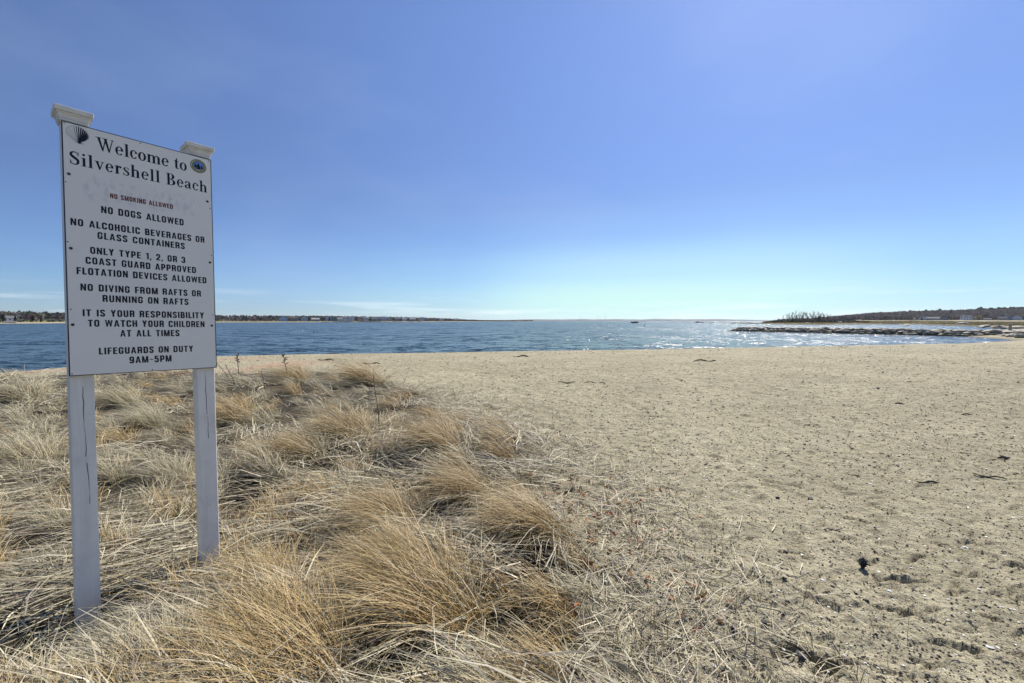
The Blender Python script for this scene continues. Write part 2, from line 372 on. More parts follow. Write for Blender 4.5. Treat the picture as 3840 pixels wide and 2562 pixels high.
link('sea', np_mesh('sea', np.stack([X.ravel(), Y.ravel(), np.zeros(X.size)], 1), grid_faces(len(wy), len(wx)), M_WATER), kind='structure')

# ------------------------------------------------------------------ vegetation builders (foliage clumps)
def clump_tris(C, rad, n, size, r=rng, flat=1.0):
    """n random triangles spread through ellipsoids: C (k,3) centres, rad (k,3)"""
    k = len(C); d = r.normal(size=(k, n, 3)); d /= np.linalg.norm(d, axis=2, keepdims=True)
    q = r.random((k, n, 1)) ** 0.45
    P = C[:, None, :] + d * q * rad[:, None, :]
    a = r.normal(size=(k, n, 3)); b = r.normal(size=(k, n, 3)); a /= np.linalg.norm(a, axis=2, keepdims=True); b /= np.linalg.norm(b, axis=2, keepdims=True)
    s = size * (0.6 + 0.8 * r.random((k, n, 1)))
    V = np.stack([P - a * s * 0.5 - b * s * 0.3, P + a * s * 0.5 - b * s * 0.3 * 0, P + b * s * 0.7], 2).reshape(-1, 3)
    return V, np.arange(len(V)).reshape(-1, 3)
M_FOL = mat_attr('distant_foliage', 0.85, 0.2, 0.1)
M_BARK = mat_noise('grey_bark', (0.07, 0.055, 0.045), (0.16, 0.13, 0.11), 3, 0.9, 0.4, 0.02)
def trunk_quads(B, h, w):
    """three-sided tapering trunks: B (k,3) feet, h (k,), w (k,)"""
    k = len(B); vs_ = []
    for j in range(3):
        a = 2 * math.pi * j / 3
        o = np.stack([np.cos(a) * w, np.sin(a) * w, np.zeros(k)], 1)
        vs_.append(B + o); vs_.append(B + o * 0.35 + np.stack([np.zeros(k), np.zeros(k), h], 1))
    V = np.stack(vs_, 1).reshape(-1, 3)
    f = []
    base = np.arange(k)[:, None] * 6
    for j in range(3):
        q = np.array([2 * j, (2 * j + 2) % 6, (2 * j + 3) % 6]); q2 = np.array([2 * j, (2 * j + 3) % 6, 2 * j + 1])
        f.append(base + q); f.append(base + q2)
    return V, np.concatenate(f)
def woods(name, P, H, evergreen, label, cat, n=34, tri=2.0):
    """a far wood that reads as one mass"""
    k = len(P); Vs = []; Fs = []; Cs = []; off = 0
    w = H * (0.34 + 0.16 * rng.random(k))
    C = P + np.stack([np.zeros(k), np.zeros(k), H * 0.58], 1)
    rad = np.stack([w, w, H * 0.44], 1)
    V, Fc = clump_tris(C, rad, n, tri)
    V = V.reshape(-1, 3)
    base = np.where(evergreen[:, None], np.array([[0.040, 0.056, 0.032]]), np.array([[0.165, 0.14, 0.135]]))
    base = base * (0.75 + 0.5 * rng.random((k, 1))) * (1 + 0.12 * rng.normal(size=(k, 3)))
    c = np.repeat(base, n * 3, 0) * np.repeat(0.85 + 0.3 * rng.random((k * n, 1)), 3, 0)
    Vs.append(V); Fs.append(Fc); Cs.append(c); off += len(V)
    TV, TF = trunk_quads(P, H * 0.8, H * 0.018); Vs.append(TV); Fs.append(TF + off); Cs.append(np.tile([0.10, 0.085, 0.075], (len(TV), 1)))
    return link(name, np_mesh(name, np.concatenate(Vs), np.concatenate(Fs), M_FOL, np.clip(np.concatenate(Cs), 0.005, 1)), label=label, cat=cat, kind='stuff')

# ------------------------------------------------------------------ far shore, left
FS = np.array([(-1100, 120), (-760, 210), (-490, 400), (-550, 800), (-325, 1000), (-233, 1333), (-160, 1700), (-75, 2050), (30, 2150)], float)
def along(curve, n):
    seg = np.hypot(*np.diff(curve, axis=0).T); s = np.concatenate([[0], np.cumsum(seg)])
    t = np.linspace(0, s[-1], n); P = np.stack([np.interp(t, s, curve[:, 0]), np.interp(t, s, curve[:, 1])], 1)
    for _ in range(12): P[1:-1] = (P[:-2] + P[1:-1] * 2 + P[2:]) / 4
    d = np.gradient(P, axis=0); d /= np.linalg.norm(d, axis=1, keepdims=True)
    nrm = np.stack([-d[:, 1], d[:, 0]], 1)
    return P, nrm
P, Nn = along(FS, 160)
offs = [-30, 0, 5, 9, 30, 90, 250, 420]; hz = [-1.2, 0.0, 0.5, 1.1, 2.2, 4.4, 6.4, 6.6]
V = []
for i in range(len(P)):
    for o, z in zip(offs, hz): V.append((P[i, 0] + Nn[i, 0] * o, P[i, 1] + Nn[i, 1] * o, z * (1.0 if P[i, 1] < 1500 else max(0.35, 1 - (P[i, 1] - 1500) / 900))))
V = np.array(V); cc = np.zeros((len(V), 3)); no = len(offs)
lut = {0: (.3, .25, .18), 1: (.40, .34, .24), 2: (.46, .39, .27), 3: (.22, .19, .11), 4: (.20, .19, .09), 5: (.08, .08, .05), 6: (.06, .06, .04), 7: (.06, .06, .04)}
for j in range(no): cc[j::no] = lut[j]
M_LAND = mat_attr('far_land', 0.95, 0, 0.1)
link('far_shore', np_mesh('far_shore', V, grid_faces(len(P), no), M_LAND, cc, True), kind='structure')
def shore_pts(n, lo, hi, i0=0, i1=159, r=rng):
    i = r.uniform(i0, i1, n); a = i.astype(int); f = i - a; b = np.minimum(a + 1, 159)
    p = P[a] * (1 - f[:, None]) + P[b] * f[:, None]; q = Nn[a]
    o = lo + (hi - lo) * r.random(n); xy = p + q * o[:, None]
    sc = np.where(p[:, 1] < 1500, 1.0, np.maximum(0.35, 1 - (p[:, 1] - 1500) / 900))
    z = np.interp(o, offs, hz) * sc
    return np.stack([xy[:, 0], xy[:, 1], z], 1), o, sc
pts, o, sc = shore_pts(5200, 24, 250)
fieldgap = (pts[:, 1] < 520) & (o < 48)
pts = pts[~fieldgap]; sc = sc[~fieldgap]; o = o[~fieldgap]
H = (6.0 + 4.5 * rng.random(len(pts))) * np.clip(sc, 0.5, 1); ev = (rng.random(len(pts)) < np.where(o < 60, 0.30, 0.5))
woods('wooded_shore', pts, H, ev, 'low grey brown woods running along the far shore behind the sign', 'woods', 22, 3.6)
pts, o, sc = shore_pts(1600, 9, 24, 30)
woods('shore_scrub', pts, 1.4 + 1.2 * rng.random(len(pts)), rng.random(len(pts)) < 0.6, 'dark scrub along the top of the far sandy bank', 'scrub', 12, 1.3)

# ------------------------------------------------------------------ houses
def flat(name, c, rough=0.8, spec=0.3):
    m, t, p = new_mat(name); p.inputs['Base Color'].default_value = (*c, 1); p.inputs['Roughness'].default_value = rough
    p.inputs['Specular IOR Level'].default_value = spec; return m
WALLS = {'white': mat_noise('white_clapboard', (.62, .62, .60), (.76, .75, .73), 1.5, .7, 0), 'grey': mat_noise('weathered_shingle', (.20, .19, .18), (.30, .29, .27), 1.5, .85, 0),
         'tan': mat_noise('tan_shingle', (.33, .29, .23), (.45, .40, .33), 1.5, .85, 0), 'blue': mat_noise('bluegrey_clapboard', (.22, .26, .31), (.30, .34, .40), 1.5, .8, 0)}
ROOFS = {'grey': mat_noise('grey_asphalt_roof', (.13, .13, .135), (.22, .22, .225), 1.5, .85, 0), 'brown': mat_noise('brown_asphalt_roof', (.11, .085, .07), (.18, .14, .12), 1.5, .85, 0),
         'pale': mat_noise('pale_roof', (.34, .34, .34), (.46, .46, .45), 1.5, .8, 0)}
M_GLASS = flat('dark_window_glass', (.025, .03, .04), 0.12, 0.5); M_TRIM = flat('white_trim', (.72, .71, .69), .6)
def house(px, Z, z0, w, h, rise, wall, roof, label, gable=False, deck=False, dormer=False, chimney=False, face=None, group='houses on the far shore'):
    p = at(px, Z, z=z0); rz = math.atan2(-p.x, p.y) if face is None else face
    e = empty('house', p, rz, label=label, cat='house', group=group); d = w * 0.62
    b = MB(); b.box(-w / 2, w / 2, 0, d, -1.0, h)
    if gable: b.add([(-w / 2, 0, h), (w / 2, 0, h), (0, 0, h + rise), (-w / 2, d, h), (w / 2, d, h), (0, d, h + rise)], [(0, 1, 2), (3, 5, 4)])
    else: b.add([(-w / 2, 0, h), (-w / 2, d, h), (-w / 2, d / 2, h + rise), (w / 2, 0, h), (w / 2, d, h), (w / 2, d / 2, h + rise)], [(0, 2, 1), (3, 4, 5)])
    link('wall', b.mesh('wall', WALLS[wall]), e)
    r = MB(); ov = 0.35; th = 0.25
    if gable:
        for s in (-1, 1):
            r.add([(s * (w / 2 + ov), -ov, h - .15), (0, -ov, h + rise + .1), (0, d + ov, h + rise + .1), (s * (w / 2 + ov), d + ov, h - .15),
                   (s * (w / 2 + ov), -ov, h - .15 + th), (0, -ov, h + rise + .1 + th), (0, d + ov, h + rise + .1 + th), (s * (w / 2 + ov), d + ov, h - .15 + th)],
                  [(0, 1, 2, 3), (4, 7, 6, 5), (0, 4, 5, 1), (3, 2, 6, 7), (0, 3, 7, 4)])
    else:
        for s, y0 in ((-1, -ov), (1, d + ov)):
            r.add([(-w / 2 - ov, y0, h - .15), (-w / 2 - ov, d / 2, h + rise + .1), (w / 2 + ov, d / 2, h + rise + .1), (w / 2 + ov, y0, h - .15),
                   (-w / 2 - ov, y0, h - .15 + th), (-w / 2 - ov, d / 2, h + rise + .1 + th), (w / 2 + ov, d / 2, h + rise + .1 + th), (w / 2 + ov, y0, h - .15 + th)],
                  [(0, 1, 2, 3), (4, 7, 6, 5), (0, 4, 5, 1), (3, 2, 6, 7), (0, 3, 7, 4)])
    ro = link('roof', r.mesh('roof', ROOFS[roof]), e)
    if chimney:
        c = MB(); c.box(w * .2, w * .2 + .9, d / 2 - .4, d / 2 + .4, h, h + rise + 1.3); link('chimney', c.mesh('chimney', flat('chimney_brick', (.22, .12, .09))), ro)
    nw = max(2, int(w / 3)); wm = MB(); wm.box(-.55, .55, -.06, .05, 0, 1.3); wme = wm.mesh('window', M_GLASS)
    fm = MB()
    for a in ((-.68, -.55, -.1, .1, -.12, 1.42), (.55, .68, -.1, .1, -.12, 1.42), (-.55, .55, -.1, .1, 1.3, 1.42), (-.55, .55, -.1, .1, -.12, 0)): fm.box(*a)
    fme = fm.mesh('window_frame', M_TRIM)
    for s in range(max(1, int(h / 2.6))):
        for i in range(nw):
            wd = link('window', wme, e, (-w / 2 + w * (i + .5) / nw, 0, .9 + s * 2.6)); link('frame', fme, wd)
    if dormer:
        q = MB()
        for sx in (-w * .22, w * .22): q.frustum(w * .11, d * .2, h + .2, w * .11, d * .2, h + rise * .62, sx, d * .24); q.add([(sx - w * .13, -.1, h + rise * .62), (sx + w * .13, -.1, h + rise * .62), (sx, -.1, h + rise * .95), (sx - w * .13, d * .45, h + rise * .62), (sx + w * .13, d * .45, h + rise * .62), (sx, d * .45, h + rise * .95)], [(0, 1, 2), (0, 2, 5, 3), (1, 4, 5, 2), (3, 5, 4)])
        link('dormer', q.mesh('dormer', WALLS[wall]), ro)
    if deck:
        q = MB(); q.box(-w / 2 - 1.5, w / 2 + 1.5, -3, -.02, .3, .55); q.box(-w / 2 - 1.5, w / 2 + 1.5, -3, -2.9, .55, 1.4)
        for i in range(7): q.box(-w / 2 - 1.4 + i * (w + 2.8) / 6 - .1, -w / 2 - 1.4 + i * (w + 2.8) / 6 + .1, -2.9, -2.7, -1.2, .3)
        link('deck', q.mesh('deck', M_TRIM), e)
    return e
def far_z(px):      # ground of the bank seen at this column of the far shore
    return 3.0
HS = [(40, 430, 9, 3, 2, 'white', 'grey', 'small white house low in the trees at the far left', 0, 0),
      (1063, 830, 15, 5, 5, 'white', 'grey', 'large house with steep twin gables, first of the shore row from the sign', 1, 0),
      (1102, 860, 13, 5, 4, 'grey', 'brown', 'long low brown roofed house right of the steep gabled house', 0, 0),
      (1142, 880, 12, 5.5, 4.5, 'white', 'pale', 'house with a pale sloping roof half hidden by bare trees on far shore', 1, 0),
      (1184, 900, 15, 3.2, 3, 'tan', 'pale', 'low wide tan bungalow on the far shore before the dark pines', 0, 0),
      (1232, 930, 12, 5, 4, 'white', 'grey', 'white house with grey roof just left of the dark cedar on far shore', 0, 1),
      (1252, 935, 12, 6, 4, 'grey', 'grey', 'tall grey shingled house just right of the dark cedar on far shore', 1, 0),
      (1276, 950, 11, 4, 3.5, 'white', 'pale', 'small pale roofed cottage in middle of the far shore row', 0, 0),
      (1303, 965, 16, 5, 4.5, 'white', 'grey', 'broad white house with dormers in middle of the far shore row', 0, 1),
      (1323, 975, 8, 8, 4, 'white', 'grey', 'narrow tall white house with a pointed gable on far shore', 1, 0),
      (1354, 990, 11, 4, 4, 'tan', 'brown', 'brown roofed cottage right of the narrow white gable', 0, 0),
      (1372, 1000, 13, 5.5, 4, 'white', 'pale', 'white house above the sandy bank where the bare beach begins', 0, 1),
      (1398, 1010, 14, 4, 4, 'grey', 'grey', 'wide grey house behind the sandy bank of the far shore', 0, 0),
      (1420, 1030, 12, 4.5, 4, 'tan', 'grey', 'tan house left of the tall cream house on the far bank', 0, 0),
      (1440, 1040, 13, 7, 4, 'white', 'pale', 'tall cream house with pale hipped top on the far sandy bank', 0, 1),
      (1463, 1060, 13, 7, 4, 'tan', 'grey', 'tan gabled house behind the black buoy on the far bank', 1, 0),
      (1492, 1100, 15, 5, 4, 'grey', 'grey', 'long grey house right of the tan gabled house on far bank', 0, 0),
      (1517, 1130, 13, 4.5, 4, 'white', 'pale', 'low white house with pale roof towards the end of the far row', 0, 0),
      (1548, 1180, 16, 4.5, 4, 'grey', 'pale', 'low grey house with long pale roof towards the point', 0, 0),
      (1583, 1230, 16, 5, 5, 'white', 'grey', 'last large white house of the far row before the point', 0, 1),
      (1655, 1380, 13, 5, 4, 'white', 'grey', 'lone small white house in the trees on the tapering point', 1, 0),
      (1712, 1560, 13, 5, 4, 'tan', 'pale', 'tiny tan house on the far tapering point', 0, 0)]
for px, Z, w, h, rise, wl, rf, lb, gb, dm in HS:
    zz = 2.6 if px > 200 else 2.4
    house(px, Z, zz, w, h, rise, wl, rf, lb, bool(gb), False, bool(dm), chimney=(w > 14))
# nearer dark cedars of the far shore that stand out
def cone_tree(h, w, seed, col, n=260, pine=False):
    r = np.random.default_rng(seed); t = r.random(n) ** 0.8
    if pine: rr = w * (0.35 + 0.65 * np.sin(np.clip(t, 0, 1) * math.pi)) ; z = h * (0.45 + 0.55 * t)
    else: rr = w * (1 - t) ** 0.7 + 0.1; z = h * (0.08 + 0.92 * t)
    a = r.random(n) * 6.283; q = r.random(n) ** 0.5
    lump = 0.75 + 0.5 * np.sin(a * 3 + t * 9 + seed)
    C = np.stack([np.cos(a) * rr * q * lump, np.sin(a) * rr * q * lump, z], 1)
    V, Fc = clump_tris(C, np.full((n, 3), 0.3), 3, h * 0.11, r)
    c = np.repeat(np.array([col]) * (0.5 + 0.9 * r.random((n, 1))), 9, 0)
    return np_mesh('crown', V, Fc, M_FOL, c)
def trunk_mesh(h, r0, seed=0):
    m = MB(); rr = random.Random(seed); m.tube([(0, 0, -.4), (rr.uniform(-.15, .15), rr.uniform(-.15, .15), h * .5), (rr.uniform(-.3, .3), 0, h)], [r0, r0 * .7, r0 * .3], 6); return m.mesh('trunk', M_BARK)
def tree(name, p, crown, trunk, s, rz, **kw):
    e = empty(name, p, rz, **kw); e.scale = (s, s, s); link('trunk', trunk, e); link('crown', crown, e); return e
cedars = [(cone_tree(7, 2.1, 31 + i, (0.026, 0.040, 0.018)), trunk_mesh(5, .16, i)) for i in range(3)]
for i, (px, Z, s, lb) in enumerate([(1236, 905, 1.35, 'tall dark cedar between the white and the grey house on the far shore'), (1160, 880, 1.1, 'dark cedar right of the pale sloping roof on the far shore'),
                                    (1210, 905, 1.25, 'dark cedar beside the low tan bungalow on the far shore'), (1390, 995, 1.2, 'dark cedar on the bank where the bare far beach begins'),
                                    (1335, 965, 1.1, 'dark cedar close right of the narrow white gable'), (15, 395, .9, 'dark round cedar near the water at the far left'),
                                    (155, 398, .5, 'small dark bush standing alone on the far left sand'), (125, 410, .8, 'dark cedar at the edge of the far left field'), (60, 405, .7, 'bare topped bush in the far left field'),
                                    (1505, 1105, 1.1, 'dark cedar right of the black buoy on far bank'), (1530, 1140, 1.1, 'dark cedar before the low white house near the end of the row')]):
    c, tk = cedars[i % 3]; tree('cedar_tree', at(px, Z, z=2.2 if s > .6 else 1.3), c, tk, s, i * 1.3, label=lb, cat='tree', group='dark cedars on the far shore')

# low islet and distant coast
def ridge(name, px0, px1, Z, base, top, col, depth, n=120, seed=1, rough=0.25, kind='structure'):
    xs = np.linspace(px0, px1, n); V = []; v = VN(seed)
    for i, px in enumerate(xs):
        e = min(1.0, min(i, n - 1 - i) / (n * 0.18)); hh = base + (top - base) * (e ** 0.7) * (1 + rough * 2 * float(fbm(np.array([i * 0.11]), np.array([seed * 3.0]), 1.0, 4, seed)[0]))
        x = (px - 1920) / F * Z
        V += [(x, Z, -0.5), (x, Z + depth * .1, hh * .75), (x, Z + depth * .4, hh), (x * (1 + depth / Z), Z + depth, hh * .9)]
    c = np.tile(col, (len(V), 1)) * (0.8 + 0.4 * rng.random((len(V), 1)))
    return link(name, np_mesh(name, np.array(V), grid_faces(n, 4), M_LAND, c, False), kind=kind)
ridge('distant_coast', 1830, 2930, 9000, 14, 40, (0.10, 0.10, 0.10), 900, 220, 2, 0.2)
ridge('low_islet', 1900, 2005, 2300, 0.3, 2.0, (0.30, 0.26, 0.17), 60, 40, 3)
rr_ = np.random.default_rng(3)
ip = np.stack([(rr_.uniform(1915, 2000, 120) - 1920) / F * 2320, rr_.uniform(2310, 2350, 120), np.full(120, 1.2)], 1)
woods('islet_scrub', ip, rr_.uniform(3, 6.5, 120), rr_.random(120) < .7, 'dark low trees on the thin islet off the point', 'trees', 14, 3.2)

# wind turbines on the distant coast
tm = MB(); tm.tube([(0, 0, 0), (0, 0, 78)], [2.6, 1.6], 8); T_TOWER = tm.mesh('tower', flat('turbine_white', (.30, .31, .34), .6))
bm_ = MB()
bm_.tube([(0, 0, 0), (0, 0, 12), (0, 0, 38)], [1.2, 1.7, .4], 5); T_BLADE = bm_.mesh('blade', flat('turbine_blade', (.30, .31, .34), .6))
nm = MB(); nm.box(-2, 2, -4, 5, -2, 2); T_NAC = nm.mesh('nacelle', flat('turbine_nacelle', (.30, .31, .34), .6))
for px, a, s, lb in [(2120, .3, .55, 'smallest wind turbine, leftmost on the hazy horizon'), (2178, .9, 1.0, 'tall wind turbine second from left on the hazy horizon'), (2242, 1.6, .95, 'wind turbine just left of the last one on the hazy horizon'), (2269, .1, 1.05, 'rightmost wind turbine on the hazy horizon')]:
    e = empty('wind_turbine', at(px, 8950, z=20), 0, label=lb, cat='wind turbine', group='wind turbines on the horizon'); e.scale = (s, s, s)
    link('tower', T_TOWER, e); n_ = link('nacelle', T_NAC, e, (0, 0, 79))
    for k in range(3):
        b = link('blade', T_BLADE, e, (0, -5, 79)); b.rotation_euler = (0, a + k * 2.0944, 0)

# ------------------------------------------------------------------ marsh, spit and wooded hill, right
EPX = [2560, 2640, 2700, 2760, 2900, 3000, 3100, 3300, 3420, 3480, 3550, 3650, 3730, 3800, 3900, 4150]; EZ = [900, 640, 470, 420, 300, 272, 268, 300, 300, 255, 220, 188, 165, 145, 125, 95]
def marsh_z(px, Z, x, y):
    e = np.interp(px, EPX, EZ); d = Z - e + 5 * fbm(x, y, 0.05, 3, 2)
    z = np.clip(d * 0.06, -1.2, 0.55)
    z = z + np.clip((Z - 330) / 320, 0, 1) * 1.6 * sstep(2850, 3000, px) + 0.5 * sstep(10, 50, d) * fbm(x, y, 0.03, 4, 5)
    z = z + sstep(560, 760, Z) * 1.6 * sstep(3000, 3150, px)
    ridge_h = np.interp(px, [2950, 3110, 3250, 3450, 3640, 3840, 4200], [1, 5, 12, 17, 21, 24, 28])
    z = z + ridge_h * sstep(800, 1150, Z)
    return np.where(px < 2860, np.minimum(z, 0.5 + 0 * z) - sstep(30, 60, d) * 3, z) - sstep(2560, 2600, 2640 - px + 2560) * 0
mp_x = np.linspace(2560, 4500, 330); mz = np.concatenate([np.linspace(90, 420, 150), np.linspace(425, 1500, 120)])
Zg, Pg = np.meshgrid(mz, mp_x, indexing='ij'); xg = (Pg - 1920) / F * Zg
zg = marsh_z(Pg.ravel(), Zg.ravel(), xg.ravel(), Zg.ravel())
xx, yy = xg.ravel(), Zg.ravel(); q = fbm(xx, yy * 3, 0.03, 4, 1)
colr = np.where((q > 0.22)[:, None], (0.55, 0.50, 0.40), np.where((q > -0.15)[:, None], (0.27, 0.23, 0.115), (0.15, 0.125, 0.07)))
edge = (zg < 0.42)[:, None]; colr = np.where(edge, (0.085, 0.07, 0.045), colr)
strand = ((zg > .5) & (zg < .62))[:, None]; colr = np.where(strand & (q[:, None] > -.1), (0.40, 0.35, 0.24), colr)
hill = (yy > 760)[:, None]; colr = np.where(hill, (0.07, 0.06, 0.05), colr)
link('marsh', np_mesh('marsh', np.stack([xx, yy, zg], 1), grid_faces(len(mz), len(mp_x)), M_LAND, colr, True), kind='structure')
# brushy cover on the marsh
k = 2600; px_ = rng.uniform(2870, 3260, k); Z_ = rng.uniform(395, 470, k); x_ = (px_ - 1920) / F * Z_
env = np.interp(px_, [2870, 2920, 3000, 3120, 3200, 3260], [0.25, .7, 1, .9, .45, .15])
woods('island_brush', np.stack([x_, Z_, marsh_z(px_, Z_, x_, Z_)], 1), (1.6 + 2.8 * rng.random(k)) * env, rng.random(k) < .45, 'dense dark brush under the grove of bare trees on the marsh', 'brush', 12, 1.2)
k = 9000; px_ = rng.uniform(2700, 4000, k); Z_ = np.interp(px_, EPX, EZ) + 14 + rng.random(k) * 330; x_ = (px_ - 1920) / F * Z_
tv, tf = clump_tris(np.stack([x_, Z_, marsh_z(px_, Z_, x_, Z_) + 0.05], 1), np.tile([[1.6, 1.6, 0.28]], (k, 1)), 5, 0.8)
tcol = np.repeat(np.array([[0.27, 0.23, 0.12]]) * (0.45 + 0.95 * rng.random((k, 1))) * (1 + .1 * rng.normal(size=(k, 3))), 15, 0)
link('marsh_grass', np_mesh('marsh_grass', tv, tf, M_FOL, np.clip(tcol, .01, 1)), label='olive and tan marsh grass on the flats behind the jetty', cat='marsh grass', kind='stuff')

# the hill's bare woods
k = 5200; px_ = rng.uniform(3030, 4250, k); Z_ = 800 + 420 * rng.random(k) ** 0.8; x_ = (px_ - 1920) / F * Z_
zz = marsh_z(px_, Z_, x_, Z_)
ev = rng.random(k) < np.where(Z_ > 1080, 0.45, np.where(Z_ < 840, .28, 0.10))
Hh = (5.5 + 4 * rng.random(k)) * np.interp(px_, [3030, 3110, 3300], [0.35, .6, 1])
woods('wooded_hill', np.stack([x_, Z_, zz], 1), Hh, ev, 'long hillside of bare grey brown woods at the right', 'woods', 24, 3.6)
pines = [(cone_tree(12, 3.4, 60 + i, (0.022, 0.036, 0.018), 240, True), trunk_mesh(9, .25, i + 9)) for i in range(4)]
pr = np.random.default_rng(17)
for i in range(34):
    px0 = [3388, 3410, 3470, 3520, 3540][i] if i < 5 else 3640 + (i - 5) * 8.6 + pr.uniform(-3, 3)
    Z0 = 1150 + pr.uniform(-30, 30); x0 = (px0 - 1920) / F * Z0
    zt = float(marsh_z(np.array([px0]), np.array([Z0]), np.array([x0]), np.array([Z0]))[0])
    c, tk = pines[i % 4]
    tree('pine_tree', (x0, Z0, zt), c, tk, pr.uniform(.8, 1.25), i * 0.9, label='tall dark pine breaking the skyline along the right hilltop', cat='tree', group='pines along the hilltop')
# pale willow and a bare round tree beside the white house
wm_ = cone_tree(11, 5.0, 91, (0.40, 0.36, 0.16), 700, True); bm2 = cone_tree(12, 5.2, 92, (0.24, 0.19, 0.16), 600, True)
tree('willow_tree', at(3667, 745, z=2.2), wm_, trunk_mesh(8, .4, 71), .85, 0, label='pale yellow willow right of the white house with the deck', cat='tree')
tree('bare_tree', at(3690, 790, z=3.5), bm2, trunk_mesh(9, .4, 72), .95, 0, label='round pinkish bare tree behind the yellow willow', cat='tree')
GH = 'houses below the hill'
house(3620, 740, 3.4, 14, 5.6, 3.5, 'white', 'grey', 'white house with twin gables and a long white deck, left of the willow', False, True, True, group=GH)
house(3646, 760, 3.6, 7, 5.5, 3, 'grey', 'grey', 'narrow grey house tucked between the white decked house and the willow', True, group=GH)
house(3497, 770, 3.4, 17, 3.6, 2.6, 'blue', 'grey', 'long low blue grey house at foot of the hill', group=GH)
house(3460, 790, 3.4, 9, 5, 3.5, 'white', 'grey', 'small white gabled house behind a dark cedar, left of the blue grey house', True, group=GH)
house(3430, 810, 3.2, 12, 3, 2, 'white', 'grey', 'low white house at the left end of the hill row', group=GH)
house(3538, 800, 3.4, 10, 4, 3, 'grey', 'grey', 'grey house half hidden by trees right of the long blue grey house', group=GH)
house(3757, 760, 3.6, 11, 3.6, 2.6, 'grey', 'grey', 'low grey house near the right edge, below tall pines', group=GH)
house(3775, 800, 4.4, 12, 5, 3.4, 'blue', 'grey', 'blue grey house behind trees near the right edge', True, group=GH)
house(3812, 790, 4.4, 12, 5, 3.2, 'white', 'grey', 'white house farthest right at the foot of the hill', True, group=GH)
house(3700, 735, 3.0, 9, 2.4, 1.6, 'blue', 'grey', 'low blue grey shed right of the willow', group=GH)
for px, Z, s, lb in [(3455, 745, .85, 'dark bushy cedar in front of the small white gabled house'), (3375, 830, .9, 'dark cedar at the foot of the hill behind the nesting pole'), (3290, 900, 1.0, 'dark cedar at the left foot of the hill')]:
    tree('cedar_tree', at(px, Z, z=2.8), cedars[0][0], cedars[0][1], s, px, label=lb, cat='tree')

# grove of bare trees on the marsh island
def bare_tree_mesh(seed, h=8.5):
    r = random.Random(seed); tw = MB(); tr = MB()
    def grow(p, d, l, rad, dep, mb):
        pts = [p]; q = p
        for i in range(3):
            d = (d + Vector((r.gauss(0, .09), r.gauss(0, .09), r.gauss(0.06, .05)))).normalized(); q = q + d * (l / 3); pts.append(q)
        mb.tube(pts, [rad, rad * .85, rad * .7, rad * .5], 3)
        if dep == 0: return
        n = r.randint(3, 4) if dep > 1 else r.randint(3, 5)
        for i in range(n):
            k = r.randint(1, 3); a = Vector((r.gauss(0, 1), r.gauss(0, 1), r.gauss(0.7, .4))).normalized()
            grow(pts[k], (d * 0.9 + a * 0.65).normalized(), l * r.uniform(.42, .62), rad * .62, dep - 1, tw)
    grow(Vector((0, 0, -.3)), Vector((r.gauss(0, .07), r.gauss(0, .07), 1)).normalized(), h * .62, .19, 4, tr)
    return tr.mesh('trunk', M_TWIG), tw.mesh('crown', M_TWIG)
M_TWIG = mat_noise('bare_twigs', (.07, .057, .053), (.14, .118, .11), 1, .9, 0)
bts = [bare_tree_mesh(100 + i) for i in range(5)]
gr = np.random.default_rng(23)
gpx = np.concatenate([[2914, 2924, 2935, 2944, 2952], np.linspace(2960, 3108, 44) + gr.uniform(-2, 2, 44)])
for i, px in enumerate(gpx):
    Z0 = 415 + gr.uniform(-12, 25); hh = [0.35, .55, .75, .8, .95][i] if i < 5 else gr.uniform(.88, 1.12) * (1 if px < 3085 else .82)
    x0 = (px - 1920) / F * Z0; zt = float(marsh_z(np.array([px]), np.array([Z0]), np.array([x0]), np.array([Z0]))[0])
    t_, c_ = bts[i % 5]
    lb = ['tiny leafless sapling at the seaward tip of the grove', 'second small leafless tree from the seaward tip of the grove', 'spreading bare tree leaning out at the left side of the grove'][i] if i < 3 else 'leafless grey tree standing in the grove on the marsh island'
    tree('bare_tree', (x0, Z0, zt), c_, t_, hh, gr.uniform(0, 6), label=lb, cat='tree', group='bare trees of the marsh grove')
for i, (px, s, lb) in enumerate([(2918, .5, 'small dark cedar left end of the bare grove'), (2971, .7, 'low dark cedar among bare trunks at the left of the grove'), (3070, .85, 'largest dark cedar right side of the bare grove'), (3006, .65, 'dark cedar in the middle of the bare grove'), (2938, .55, 'dark cedar near the seaward end of the bare grove')]):
    tree('cedar_tree', at(px, 405, z=.9), cedars[i % 3][0], cedars[i % 3][1], s, i, label=lb, cat='tree')

